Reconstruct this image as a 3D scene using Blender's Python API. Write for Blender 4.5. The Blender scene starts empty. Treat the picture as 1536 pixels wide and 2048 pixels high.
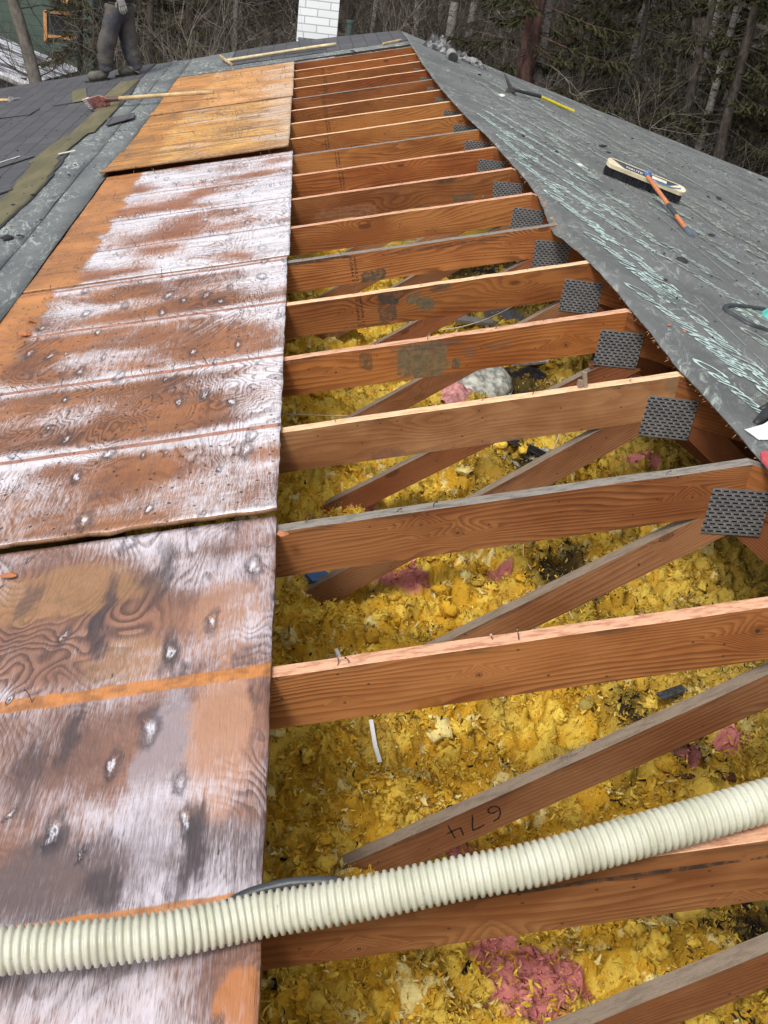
import bpy, math, random
import numpy as np
from mathutils import Vector, Matrix, Quaternion

random.seed(7); np.random.seed(7)
scene = bpy.context.scene
COL = scene.collection
R = math.radians
TH = R(13.55)                    # roof pitch
TS, TC, TT = math.sin(TH), math.cos(TH), math.tan(TH)
H = 4.3                          # height of the ridge line (top of the trusses)
S = 0.61                         # truss spacing

# ------------------------------------------------------------------ camera
CAM = Vector((-1.25, -1.857, 5.418))
# rows: the world axes seen from the camera (right, up, forward)
M = ((0.9913794868, -0.0666379759, 0.1128099880),
     (-0.0668817795, 0.4829905755, 0.8730675412),
     (0.1126656146, 0.8730861837, -0.4743700825))
FPX = 2180.0
cam_data = bpy.data.cameras.new('camera')
cam = bpy.data.objects.new('camera', cam_data)
COL.objects.link(cam)
mw = Matrix(((M[0][0], M[0][1], -M[0][2], CAM.x), (M[1][0], M[1][1], -M[1][2], CAM.y),
             (M[2][0], M[2][1], -M[2][2], CAM.z), (0, 0, 0, 1)))
cam.matrix_world = mw
cam_data.sensor_fit = 'VERTICAL'
cam_data.sensor_height = 36.0
cam_data.lens = FPX / 2048.0 * 36.0
cam_data.clip_end = 600
cam_data.clip_start = 0.05
scene.camera = cam

# ------------------------------------------------------------------ world + sun (overcast)
SUN_EL, SUN_AZ = 50.0, 215.0
w = bpy.data.worlds.new('World'); scene.world = w; w.use_nodes = True
wn = w.node_tree
for n in list(wn.nodes): wn.nodes.remove(n)
sky = wn.nodes.new('ShaderNodeTexSky'); sky.sky_type = 'NISHITA'; sky.sun_disc = False
sky.sun_elevation = R(SUN_EL); sky.sun_rotation = R(SUN_AZ)
sky.air_density = 1.0; sky.dust_density = 4.0; sky.ozone_density = 1.0
hs = wn.nodes.new('ShaderNodeHueSaturation'); hs.inputs['Saturation'].default_value = 0.25
bg = wn.nodes.new('ShaderNodeBackground'); bg.inputs['Strength'].default_value = 0.125
wo = wn.nodes.new('ShaderNodeOutputWorld')
wn.links.new(sky.outputs[0], hs.inputs['Color']); wn.links.new(hs.outputs[0], bg.inputs['Color'])
wn.links.new(bg.outputs[0], wo.inputs['Surface'])
sd = bpy.data.lights.new('sun', 'SUN'); sd.energy = 1.5; sd.angle = R(11); sd.color = (1.0, 0.96, 0.9)
sun = bpy.data.objects.new('sun', sd); COL.objects.link(sun)
_d = Vector((math.sin(R(SUN_AZ)) * math.cos(R(SUN_EL)), math.cos(R(SUN_AZ)) * math.cos(R(SUN_EL)), math.sin(R(SUN_EL))))
sun.rotation_euler = _d.to_track_quat('Z', 'Y').to_euler()
scene.view_settings.view_transform = 'Standard'; scene.view_settings.look = 'None'
scene.view_settings.gamma = 1.0; scene.view_settings.use_curve_mapping = False
scene.view_settings.exposure = 0.48

# ------------------------------------------------------------------ pixel -> world (photo is 1536 x 2048)
def _ray(u, v):
    a, b, c = u - 768, 1024 - v, FPX
    return Vector(tuple(r[0] * a + r[1] * b + r[2] * c for r in M))
def onplane(u, v, p, n):
    r = _ray(u, v); n = Vector(n); p = Vector(p)
    return CAM + r * ((p - CAM).dot(n) / r.dot(n))
NL = Vector((-TS, 0, TC)); NR = Vector((TS, 0, TC))
def LP(u, v, h=0.0): return onplane(u, v, Vector((0, 0, H)) + NL * h, NL)
def RP(u, v, h=0.0): return onplane(u, v, Vector((0, 0, H)) + NR * h, NR)
def TP(y, u, v): return onplane(u, v, (0, y, 0), (0, 1, 0))
def HP(z, u, v): return onplane(u, v, (0, 0, z), (0, 0, 1))
def Lx(x, y, h=0.0): return Vector((x, y, H + x * TT)) + NL * h      # left slope, x < 0
def Rx(x, y, h=0.0): return Vector((x, y, H - x * TT)) + NR * h      # right slope, x > 0

# ------------------------------------------------------------------ mesh helpers
class MB:
    def __init__(s): s.v = []; s.f = []; s.m = []
    def add(s, vs, fs, mi=0):
        o = len(s.v); s.v += [tuple(p) for p in vs]; s.f += [tuple(i + o for i in f) for f in fs]; s.m += [mi] * len(fs)
    def box(s, c, hx, hy, hz, mi=0, rot=None):
        c = Vector(c); r = rot or Matrix.Identity(3)
        vs = [c + r @ Vector((x * hx, y * hy, z * hz)) for x in (-1, 1) for y in (-1, 1) for z in (-1, 1)]
        s.add(vs, [(0, 1, 3, 2), (4, 6, 7, 5), (0, 4, 5, 1), (2, 3, 7, 6), (0, 2, 6, 4), (1, 5, 7, 3)], mi)
    def prism(s, poly, dirv, mi=0, mi_side=None):
        n = len(poly); d = Vector(dirv); a = [Vector(p) for p in poly]; b = [p + d for p in a]
        s.add(a + b, [tuple(range(n))[::-1], tuple(range(n, 2 * n))], mi)
        s.m[-1] = mi
        s.add(a + b, [(i, (i + 1) % n, (i + 1) % n + n, i + n) for i in range(n)], mi if mi_side is None else mi_side)
    def tube(s, pts, rad, sides=8, mi=0, cap=True):
        pts = [Vector(p) for p in pts]; n = len(pts)
        if not hasattr(rad, '__len__'): rad = [rad] * n
        t0 = (pts[1] - pts[0]).normalized()
        a = t0.orthogonal().normalized(); vs = []
        for i in range(n):
            t = (pts[min(i + 1, n - 1)] - pts[max(i - 1, 0)])
            if t.length > 1e-9: t.normalize()
            else: t = t0
            a = (a - t * a.dot(t))
            a = a.normalized() if a.length > 1e-6 else t.orthogonal().normalized()
            b = t.cross(a)
            for k in range(sides):
                th = 2 * math.pi * k / sides
                vs.append(pts[i] + (a * math.cos(th) + b * math.sin(th)) * rad[i])
        fs = [(i * sides + k, i * sides + (k + 1) % sides, (i + 1) * sides + (k + 1) % sides, (i + 1) * sides + k)
              for i in range(n - 1) for k in range(sides)]
        if cap: fs += [tuple(range(sides))[::-1], tuple((n - 1) * sides + k for k in range(sides))]
        s.add(vs, fs, mi)
    def build(s, name, mats, parent=None, smooth=False, bevel=0):
        me = bpy.data.meshes.new(name); me.from_pydata(s.v, [], s.f)
        if not isinstance(mats, (list, tuple)): mats = [mats]
        for m in mats: me.materials.append(m)
        if len(mats) > 1: me.polygons.foreach_set('material_index', s.m)
        if smooth: me.polygons.foreach_set('use_smooth', [True] * len(me.polygons))
        me.update()
        o = bpy.data.objects.new(name, me); COL.objects.link(o)
        if parent: o.parent = parent
        if bevel:
            b = o.modifiers.new('bevel', 'BEVEL'); b.width = bevel; b.segments = 2; b.limit_method = 'ANGLE'
        return o

def grid_obj(name, X, Y, Z, mats, parent=None, smooth=True, col=None):
    ny, nx = X.shape
    co = np.stack([X, Y, Z], -1).reshape(-1, 3).astype(np.float32)
    i = np.arange(ny - 1)[:, None] * nx + np.arange(nx - 1)[None, :]
    q = np.stack([i, i + 1, i + nx + 1, i + nx], -1).reshape(-1, 4)
    return np_obj(name, co, q, mats, parent, smooth, col)
def np_obj(name, co, q, mats, parent=None, smooth=False, col=None):
    me = bpy.data.meshes.new(name)
    me.vertices.add(len(co)); me.vertices.foreach_set('co', co.astype(np.float32).ravel())
    k = q.shape[1]
    me.loops.add(len(q) * k); me.loops.foreach_set('vertex_index', q.astype(np.int32).ravel())
    me.polygons.add(len(q)); me.polygons.foreach_set('loop_start', np.arange(0, len(q) * k, k, dtype=np.int32))
    me.update(calc_edges=True)
    if smooth: me.polygons.foreach_set('use_smooth', np.ones(len(q), dtype=bool))
    if col is not None:
        a = me.color_attributes.new('Tint', 'FLOAT_COLOR', 'POINT')
        c4 = np.ones((len(co), 4), dtype=np.float32); c4[:, :3] = col; a.data.foreach_set('color', c4.ravel())
    if not isinstance(mats, (list, tuple)): mats = [mats]
    for m in mats: me.materials.append(m)
    me.validate()
    o = bpy.data.objects.new(name, me); COL.objects.link(o)
    if parent: o.parent = parent
    return o

def tag(o, label=None, cat=None, group=None, kind=None):
    if label: o['label'] = label
    if cat: o['category'] = cat
    if group: o['group'] = group
    if kind: o['kind'] = kind
    return o
def empty(name, loc, label=None, cat=None, group=None):
    o = bpy.data.objects.new(name, None); COL.objects.link(o); o.location = loc; o.empty_display_size = 0.1
    return tag(o, label, cat, group)
def under(root, *obs):
    """parts modelled in world coordinates become children of an un-rotated empty"""
    for o in obs:
        o.parent = root; o.location = Vector(o.location) - Vector(root.location)
def copy_tree(o, parent=None):
    c = o.copy(); COL.objects.link(c)
    if parent: c.parent = parent
    for ch in list(o.children): copy_tree(ch, c)
    return c

# numpy value noise
_PERM = np.random.permutation(4096); _VAL = np.random.rand(4096)
def _h(i, j, k=0): return _VAL[_PERM[(_PERM[(_PERM[(i + 17 * k) & 4095] + j) & 4095] + k * 31) & 4095]]
def vnoise(x, y, seed=0):
    xi = np.floor(x).astype(int); yi = np.floor(y).astype(int); fx = x - xi; fy = y - yi
    fx = fx * fx * (3 - 2 * fx); fy = fy * fy * (3 - 2 * fy)
    a = _h(xi, yi, seed); b = _h(xi + 1, yi, seed); c = _h(xi, yi + 1, seed); d = _h(xi + 1, yi + 1, seed)
    return (a * (1 - fx) + b * fx) * (1 - fy) + (c * (1 - fx) + d * fx) * fy
def fbm(x, y, oct=4, seed=0):
    r = 0; a = 0.5; t = 0
    for o in range(oct):
        r = r + a * vnoise(x * 2 ** o + 13.7 * o, y * 2 ** o + 7.1 * o, seed + o); t += a; a *= 0.5
    return r / t

# ------------------------------------------------------------------ node helpers
class NT:
    def __init__(s, name):
        s.mat = bpy.data.materials.new(name); s.mat.use_nodes = True; s.t = s.mat.node_tree
        for n in list(s.t.nodes): s.t.nodes.remove(n)
    def n(s, typ, ins=None, **props):
        nd = s.t.nodes.new(typ)
        for k, v in props.items(): setattr(nd, k, v)
        if ins:
            for k, v in ins.items(): s.set(nd.inputs[k], v)
        return nd
    def set(s, sock, v):
        if isinstance(v, bpy.types.NodeSocket): s.t.links.new(v, sock)
        else:
            if sock.type == 'RGBA' and len(v) == 3: v = (*v, 1)
            sock.default_value = v
    def math(s, op, a, b=None, c=None, clamp=False):
        nd = s.t.nodes.new('ShaderNodeMath'); nd.operation = op; nd.use_clamp = clamp
        s.set(nd.inputs[0], a)
        if b is not None: s.set(nd.inputs[1], b)
        if c is not None: s.set(nd.inputs[2], c)
        return nd.outputs[0]
    def coord(s, kind='Object'): return s.n('ShaderNodeTexCoord').outputs[kind]
    def xyz(s, v):
        nd = s.n('ShaderNodeSeparateXYZ', {0: v}); return nd.outputs
    def vec(s, x, y, z): return s.n('ShaderNodeCombineXYZ', {0: x, 1: y, 2: z}).outputs[0]
    def scale(s, v, sc, off=(0, 0, 0)):
        return s.n('ShaderNodeMapping', {'Vector': v, 'Scale': sc, 'Location': off}).outputs[0]
    def noise(s, v, scale=5., detail=3., rough=.5, dist=0.):
        return s.n('ShaderNodeTexNoise', {'Vector': v, 'Scale': scale, 'Detail': detail, 'Roughness': rough, 'Distortion': dist}).outputs[0]
    def voro(s, v, scale=5., feature='F1', out='Distance', rnd=1., dim='3D'):
        return s.n('ShaderNodeTexVoronoi', {'Vector': v, 'Scale': scale, 'Randomness': rnd}, feature=feature, voronoi_dimensions=dim).outputs[out]
    def ramp(s, f, stops, interp='LINEAR'):
        nd = s.n('ShaderNodeValToRGB', {0: f}); cr = nd.color_ramp; cr.interpolation = interp
        while len(cr.elements) < len(stops): cr.elements.new(0.5)
        for e, (p, c) in zip(cr.elements, stops):
            e.position = p; e.color = (c, c, c, 1) if not hasattr(c, '__len__') else (*c, 1)
        return nd.outputs[0]
    def step(s, f, a, b):      # smooth 0..1 between a and b
        nd = s.n('ShaderNodeMapRange', {'Value': f, 'From Min': a, 'From Max': b}, interpolation_type='SMOOTHSTEP', clamp=True)
        return nd.outputs[0]
    def mix(s, f, a, b, blend='MIX'):
        nd = s.n('ShaderNodeMix', data_type='RGBA', blend_type=blend)
        s.set(nd.inputs[0], f); s.set(nd.inputs[6], a); s.set(nd.inputs[7], b)
        return nd.outputs[2]
    def bump(s, h, strength=.3, dist=.01, normal=None):
        d = {'Height': h, 'Strength': strength, 'Distance': dist}
        if normal is not None: d['Normal'] = normal
        return s.n('ShaderNodeBump', d).outputs[0]
    def done(s, color, rough=.7, normal=None, metallic=0., spec=.5, extra=None):
        d = {'Base Color': color, 'Roughness': rough, 'Metallic': metallic, 'Specular IOR Level': spec}
        if normal is not None: d['Normal'] = normal
        if extra: d.update(extra)
        b = s.n('ShaderNodeBsdfPrincipled', d)
        o = s.n('ShaderNodeOutputMaterial'); s.t.links.new(b.outputs[0], o.inputs[0])
        return s.mat

def simple(name, c, rough=.6, var=.15, sc=20, metallic=0., bump=.2, spec=.5, bdist=.004):
    t = NT(name); v = t.coord(); n = t.noise(v, sc, 4, .6)
    lo = tuple(x * (1 - var) for x in c); hi = tuple(min(1, x * (1 + var)) for x in c)
    n2 = t.noise(v, sc * 6, 3, .6)
    return t.done(t.mix(t.step(n, .3, .7), lo, hi), rough, t.bump(n2, bump, bdist), metallic, spec)

# ------------------------------------------------------------------ materials
def lumber(name, light, dark, seed=0, stains=(), top=False, rot=(0, 0, 0), dirt=.2, ringf=95., knots=1.0, knots_at=()):
    """sawn fir: growth rings cut lengthwise, knots, fibres, mill dirt; local x runs along the board"""
    t = NT(name); v0 = t.coord(); p = t.xyz(v0)
    rnd = t.n('ShaderNodeObjectInfo').outputs['Random']
    ox = t.math('MULTIPLY_ADD', rnd, 37., seed * 5.3)
    v = t.n('ShaderNodeVectorMath', {0: v0, 1: t.vec(ox, t.math('MULTIPLY', ox, 1.7), t.math('MULTIPLY', ox, .37))}, operation='ADD').outputs[0]
    q = t.xyz(v)
    kv = t.vec(t.math('MULTIPLY', q[0], 2.2), t.math('MULTIPLY', q[2], 5.5), 0.)
    kd = t.voro(kv, 1.0, rnd=.95, dim='2D'); kc = t.xyz(t.voro(kv, 1.0, out='Color', rnd=.95, dim='2D'))
    on = t.math('MULTIPLY', t.math('GREATER_THAN', kc[0], .55), knots)
    kr = t.math('MULTIPLY_ADD', kc[1], .045, .03)
    infl = t.math('MULTIPLY', t.math('MULTIPLY', t.step(kd, .40, .0), on), t.math('MULTIPLY_ADD', kc[1], 4., 2.5))
    discs = []
    for (kx, kz, rad) in knots_at:
        dx = t.math('SUBTRACT', p[0], kx); dz = t.math('MULTIPLY', t.math('SUBTRACT', p[2], kz), 1.15)
        d = t.math('SQRT', t.math('ADD', t.math('MULTIPLY', dx, dx), t.math('MULTIPLY', dz, dz)))
        d = t.math('ADD', d, t.math('MULTIPLY_ADD', t.noise(v0, 40., 2.), .006, -.003))
        infl = t.math('ADD', infl, t.math('MULTIPLY', t.step(t.math('ADD', t.math('MULTIPLY', t.math('ABSOLUTE', dx), .45), t.math('ABSOLUTE', dz)), rad * 4.5, 0.), 5.5))
        discs.append((d, rad))
    lo = t.noise(t.scale(v, (.9, 2., 5.)), 1.0, 2., .45)
    lo2 = t.noise(t.scale(v, (5., 4., 40.)), 1.0, 2., .5)
    ring = t.math('MULTIPLY_ADD', q[2], ringf, t.math('MULTIPLY', lo, 17.))
    ring = t.math('ADD', ring, t.math('MULTIPLY', lo2, 1.1)); ring = t.math('ADD', ring, infl)
    fr = t.math('FRACT', ring)
    late = t.math('MULTIPLY', t.step(fr, .15, .85), t.step(fr, 1.0, .93))
    late = t.math('MULTIPLY', late, t.math('MULTIPLY_ADD', t.noise(t.scale(v, (2, 3, 9)), 1., 2.), 1.5, -.1), clamp=True)
    fib = t.noise(t.scale(v, (9., 150., 420.)), 1.0, 3., .6)
    blotch = t.noise(t.scale(v, (2.5, 2.5, 6.)), 1.0, 4., .6)
    c = t.mix(t.math('MULTIPLY', late, .85), light, dark)
    c = t.mix(t.math('MULTIPLY', t.step(blotch, .38, .68), .9), c, t.mix(1.0, c, (.62, .48, .38), 'MULTIPLY'))
    rb = t.math('MULTIPLY_ADD', t.math('FRACT', t.math('MULTIPLY', rnd, 7.31)), .42, .76)
    c = t.mix(1.0, c, t.n('ShaderNodeCombineColor', {0: rb, 1: rb, 2: rb}).outputs[0], 'MULTIPLY')
    c = t.mix(t.math('MULTIPLY', t.step(fib, .35, .7), .3), c, t.mix(1.0, c, (.6, .5, .45), 'MULTIPLY'))
    kk = t.math('MULTIPLY', t.step(kd, t.math('MULTIPLY', kr, 1.2), t.math('MULTIPLY', kr, .8)), on)
    krg = t.math('SINE', t.math('MULTIPLY', kd, 260.))
    c = t.mix(t.math('MULTIPLY', kk, .8), c, t.mix(t.step(krg, -.4, .8), tuple(x * .45 for x in dark), tuple(x * 1.1 for x in dark)))
    for d, rad in discs:
        rg = t.math('SINE', t.math('MULTIPLY', d, 1500.))
        c = t.mix(t.math('MULTIPLY', t.step(d, rad * 1.1, rad * .85), .7), c, t.mix(t.step(rg, -.5, .9), tuple(x * .8 for x in dark), tuple(x * .72 for x in light)))
        c = t.mix(t.math('MULTIPLY', t.step(d, rad * .42, rad * .2), .8), c, tuple(x * .3 for x in dark))
    gr = t.noise(v0, 60., 5., .75)
    big = t.noise(v, 3.2, 4., .7)
    g = t.math('MULTIPLY', t.step(gr, .56, .72), t.step(big, .45, .7))
    c = t.mix(t.math('MULTIPLY', g, min(1, dirt * 3)), c, (.05, .035, .025))
    # scattered pits and nail marks
    sp_ = t.voro(t.vec(t.math('MULTIPLY', q[0], 16.), t.math('MULTIPLY', q[2], 22.), 0.), 1., dim='2D'); sc_ = t.xyz(t.voro(t.vec(t.math('MULTIPLY', q[0], 16.), t.math('MULTIPLY', q[2], 22.), 0.), 1., out='Color', dim='2D'))
    c = t.mix(t.math('MULTIPLY', t.math('MULTIPLY', t.step(sp_, .07, .04), t.math('GREATER_THAN', sc_[0], .8)), .8), c, (.05, .025, .015))
    if top:   # the weathered upper edge: broken fibres, grey dirt
        tn = t.noise(t.scale(v0, (14, 60, 40)), 1., 5., .7)
        c = t.mix(t.math('MULTIPLY', t.step(tn, .45, .62), .7), light, dark)
        c = t.mix(t.math('MULTIPLY', g, .8), c, (.08, .06, .05))
    if not top:
        ar = t.math('MULTIPLY', t.step(p[2], -.024, -.001), t.step(t.noise(t.scale(v, (5., 5., 30.)), 1., 5., .7), .44, .66))
        c = t.mix(t.math('MULTIPLY', ar, .75), c, (.045, .028, .02))
        lo_ = t.math('MULTIPLY', t.step(p[2], -CH + .02, -CH), t.step(t.noise(t.scale(v, (7., 5., 30.)), 1., 5., .7), .5, .68))
        c = t.mix(t.math('MULTIPLY', lo_, .5), c, (.06, .03, .02))
    for (sx, sz, rx, rz, colr, amt) in stains:
        dx = t.math('DIVIDE', t.math('SUBTRACT', p[0], sx), rx)
        dz = t.math('DIVIDE', t.math('SUBTRACT', p[2], sz), rz)
        dx = t.math('POWER', t.math('ABSOLUTE', dx), 3.); dz = t.math('POWER', t.math('ABSOLUTE', dz), 3.)
        d = t.math('POWER', t.math('ADD', dx, dz), .333)
        d = t.math('ADD', d, t.math('MULTIPLY_ADD', t.noise(v0, 20., 6., .7), 1.7, -.85))
        m = t.math('MULTIPLY', t.step(d, 1.10, .92), amt)
        m = t.math('MULTIPLY', m, t.math('MULTIPLY_ADD', t.step(t.noise(v0, 34., 5., .7, 1.), .36, .52), .65, .35))
        cc = t.mix(t.step(t.noise(v0, 45., 4., .7), .3, .7), tuple(x * .7 for x in colr), tuple(x * 1.2 for x in colr))
        c = t.mix(m, c, cc)
    hgt = t.math('ADD', t.math('MULTIPLY', fib, .5), t.math('MULTIPLY', late, -.25))
    hgt = t.math('ADD', hgt, t.math('MULTIPLY', gr, .4 if not top else 1.2))
    return t.done(c, .62, t.bump(hgt, .35 if not top else .7, .003), spec=.35)

WL, WD = (.37, .138, .033), (.13, .038, .009)
GREY = (.085, .075, .055); BLACK = (.03, .026, .022)

def plywood(name, base, deep, sheen_col, sheen_amt, edge_w, y0, seed, smudge=.6, stripe=(.48, .16, .05), stripe_w=.012, lines=16., dents=1., streaks=(), edge_c=(.60, .255, .085), rim=.6, right=.0, smax=9., patches=(), cross=0.):
    """roof sheathing seen from above: rotary-cut grain, painted pale sky sheen, rafter lines, nail pops, black smudges"""
    t = NT(name); v0 = t.coord(); p = t.xyz(v0); v = t.scale(v0, (1, 1, 1), (seed * 3.7, seed * 1.9, 0)); q = t.xyz(v)
    warp = t.noise(t.scale(v, (2.9, 1.6, 1)), 1., 3., .42, .5)
    fr = t.math('FRACT', t.math('MULTIPLY', warp, lines * 3.2))
    ln = t.math('MULTIPLY', t.step(fr, .25, .8), t.step(fr, 1.0, .9))
    lnp = t.step(t.noise(t.scale(v, (2.2, 1.6, 1), (5, 1, 0)), 1., 3., .6), .38, .62)      # grain shows in patches
    ln = t.math('MULTIPLY', ln, t.math('MULTIPLY_ADD', lnp, .85, .15))
    fib = t.noise(t.scale(v, (240., 16., 1)), 1., 3., .65)
    fib2 = t.noise(t.scale(v, (90., 5., 1)), 1., 4., .65)
    blot = t.noise(v, 3.0, 5., .62, .3)
    c = t.mix(t.step(blot, .3, .7), base, deep)
    c = t.mix(t.math('MULTIPLY', ln, .75), c, tuple(x * .38 for x in deep))
    c = t.mix(t.math('MULTIPLY', t.step(fib2, .4, .7), .4), c, t.mix(1., c, (.62, .5, .48), 'MULTIPLY'))
    for (ax, ay, rx, ry_, col_, amt) in patches:
        dx = t.math('DIVIDE', t.math('SUBTRACT', p[0], ax), rx); dy = t.math('DIVIDE', t.math('SUBTRACT', p[1], ay), ry_)
        d = t.math('ADD', t.math('SQRT', t.math('ADD', t.math('MULTIPLY', dx, dx), t.math('MULTIPLY', dy, dy))), t.math('ADD', t.math('MULTIPLY_ADD', t.noise(v0, 7., 6., .7), 1.2, -.6), t.math('MULTIPLY_ADD', fib2, .5, -.25)))
        c = t.mix(t.math('MULTIPLY', t.step(d, 1.05, .75), amt), c, col_)
    # sky sheen painted into the colour: smooth large gradients, combed by the wood fibre
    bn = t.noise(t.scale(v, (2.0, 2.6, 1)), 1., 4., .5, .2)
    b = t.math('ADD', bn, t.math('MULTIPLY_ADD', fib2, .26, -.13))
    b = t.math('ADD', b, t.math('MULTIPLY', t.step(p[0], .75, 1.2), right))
    b = t.step(b, .60 - .3 * sheen_amt, .96 - .3 * sheen_amt)
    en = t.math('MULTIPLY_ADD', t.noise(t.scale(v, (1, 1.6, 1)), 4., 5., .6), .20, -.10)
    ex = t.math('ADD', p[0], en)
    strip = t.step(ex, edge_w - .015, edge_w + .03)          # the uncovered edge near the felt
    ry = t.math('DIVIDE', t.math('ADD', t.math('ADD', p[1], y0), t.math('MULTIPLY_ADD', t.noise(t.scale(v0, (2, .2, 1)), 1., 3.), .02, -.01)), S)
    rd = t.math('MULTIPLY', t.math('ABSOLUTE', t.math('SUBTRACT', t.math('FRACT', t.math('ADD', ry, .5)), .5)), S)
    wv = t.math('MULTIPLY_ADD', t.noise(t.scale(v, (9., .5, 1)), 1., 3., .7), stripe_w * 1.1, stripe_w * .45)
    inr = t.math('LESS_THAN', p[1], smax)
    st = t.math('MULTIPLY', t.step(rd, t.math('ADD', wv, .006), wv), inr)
    rimm = t.math('MULTIPLY', t.math('MULTIPLY', t.step(rd, .10, .012), rim), t.math('MULTIPLY_ADD', t.noise(t.scale(v, (3., .4, 1)), 1., 2.), 1.2, .1))  # highlight painted along both sides of each rafter line
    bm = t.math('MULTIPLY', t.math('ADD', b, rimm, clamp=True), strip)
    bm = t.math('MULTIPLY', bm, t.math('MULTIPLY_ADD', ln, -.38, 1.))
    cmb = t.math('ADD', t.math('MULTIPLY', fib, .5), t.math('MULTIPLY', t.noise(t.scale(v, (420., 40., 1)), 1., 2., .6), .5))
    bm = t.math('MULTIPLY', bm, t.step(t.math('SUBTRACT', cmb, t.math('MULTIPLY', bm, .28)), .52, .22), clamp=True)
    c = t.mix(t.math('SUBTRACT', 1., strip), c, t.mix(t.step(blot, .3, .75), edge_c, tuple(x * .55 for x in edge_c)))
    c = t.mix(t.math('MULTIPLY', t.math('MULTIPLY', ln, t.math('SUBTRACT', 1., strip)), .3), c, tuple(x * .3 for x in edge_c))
    c = t.mix(bm, c, sheen_col)
    c = t.mix(t.math('MULTIPLY', st, .88), c, t.mix(t.step(t.noise(v, 30., 4.), .35, .7), stripe, tuple(x * .55 for x in stripe)))
    # smudges, drawn out along the sheet
    sm = t.noise(t.scale(v, (13., 4.2, 1)), 1., 5., .65, .5)
    sm2 = t.noise(t.scale(v, (1.6, 1.1, 1), (4.1, 2.2, 0)), 1., 2., .5)
    sk = t.math('MULTIPLY', t.math('MULTIPLY', t.step(sm, .56, .76), t.step(sm2, .40, .62)), smudge)
    c = t.mix(sk, c, (.045, .04, .05))
    for (ax, ay, rx, ry_, amt) in streaks:
        dx = t.math('DIVIDE', t.math('ADD', t.math('SUBTRACT', p[0], ax), t.math('MULTIPLY_ADD', t.noise(t.scale(v0, (5, 6, 1)), 1., 4.), .12, -.06)), rx)
        dy = t.math('DIVIDE', t.math('SUBTRACT', p[1], ay), ry_)
        d = t.math('SQRT', t.math('ADD', t.math('MULTIPLY', dx, dx), t.math('MULTIPLY', dy, dy)))
        d = t.math('ADD', d, t.math('ADD', t.math('MULTIPLY_ADD', fib2, 1.2, -.6), t.math('MULTIPLY_ADD', t.noise(t.scale(v0, (16, 6, 1)), 1., 5., .7), 1.2, -.6)))
        c = t.mix(t.math('MULTIPLY', t.step(d, 1., .35), amt), c, (.06, .045, .05))
    if cross:
        cn = t.noise(t.scale(v, (2.0, 26., 1)), 1., 5., .68, .3); cn2 = t.noise(t.scale(v, (1.5, 3., 1), (7, 3, 0)), 1., 3., .5)
        c = t.mix(t.math('MULTIPLY', t.math('MULTIPLY', t.step(cn, .47, .62), t.step(cn2, .34, .52)), cross), c, (.10, .075, .06))
        fl = t.voro(t.vec(t.math('MULTIPLY', q[0], 26.), t.math('MULTIPLY', q[1], 17.), 0.), 1., dim='2D'); flc = t.xyz(t.voro(t.vec(t.math('MULTIPLY', q[0], 26.), t.math('MULTIPLY', q[1], 17.), 0.), 1., out='Color', dim='2D'))
        c = t.mix(t.math('MULTIPLY', t.math('MULTIPLY', t.step(t.math('ADD', fl, t.math('MULTIPLY_ADD', t.noise(v, 60., 3.), .3, -.15)), .14, .06), t.math('GREATER_THAN', flc[0], .6)), .85), c, (.03, .018, .012))
    # nail pops: a dark pit in a painted pale highlight drawn out along the grain
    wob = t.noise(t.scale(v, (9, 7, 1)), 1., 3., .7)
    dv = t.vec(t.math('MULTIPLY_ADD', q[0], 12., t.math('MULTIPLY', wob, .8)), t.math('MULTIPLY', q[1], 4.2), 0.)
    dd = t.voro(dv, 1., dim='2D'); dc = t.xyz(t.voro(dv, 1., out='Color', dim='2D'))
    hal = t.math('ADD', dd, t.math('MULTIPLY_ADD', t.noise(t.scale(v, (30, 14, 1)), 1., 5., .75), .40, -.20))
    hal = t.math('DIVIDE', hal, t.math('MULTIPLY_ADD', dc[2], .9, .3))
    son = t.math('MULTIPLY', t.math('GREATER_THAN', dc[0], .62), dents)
    dent_shine = t.math('MULTIPLY', t.math('MULTIPLY', t.step(t.math('ADD', hal, t.math('MULTIPLY_ADD', fib, .3, -.15)), .12, .0), son), strip)
    c = t.mix(t.math('MULTIPLY', dent_shine, .9), c, (.78, .80, .88))
    dk = t.math('MULTIPLY', t.math('MULTIPLY', t.step(hal, .34, .18), t.step(hal, .08, .2)), t.math('MULTIPLY', son, strip))
    c = t.mix(t.math('MULTIPLY', dk, .75 * smudge), c, (.05, .045, .055))
    pit = t.math('MULTIPLY', t.step(hal, .02, -.02), t.math('MULTIPLY', t.math('GREATER_THAN', dc[1], .4), dents))
    c = t.mix(t.math('MULTIPLY', pit, .9), c, (.03, .025, .025))
    cr = t.noise(t.scale(v, (120., 7., 1)), 1., 3., .7)
    c = t.mix(t.math('MULTIPLY', t.step(cr, .68, .76), .55), c, (.06, .03, .02))
    hgt = t.math('ADD', t.math('MULTIPLY', fib, .45), t.math('MULTIPLY', ln, -.10))
    hgt = t.math('ADD', hgt, t.math('MULTIPLY', t.math('MULTIPLY', t.step(hal, .22, .0), son), -1.6))
    hgt = t.math('ADD', hgt, t.math('MULTIPLY', t.noise(t.scale(v, (7, 5, 1)), 1., 4., .6), 2.4))
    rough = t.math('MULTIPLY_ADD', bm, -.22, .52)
    return t.done(c, rough, t.bump(hgt, .75, .008), spec=.6)

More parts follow.
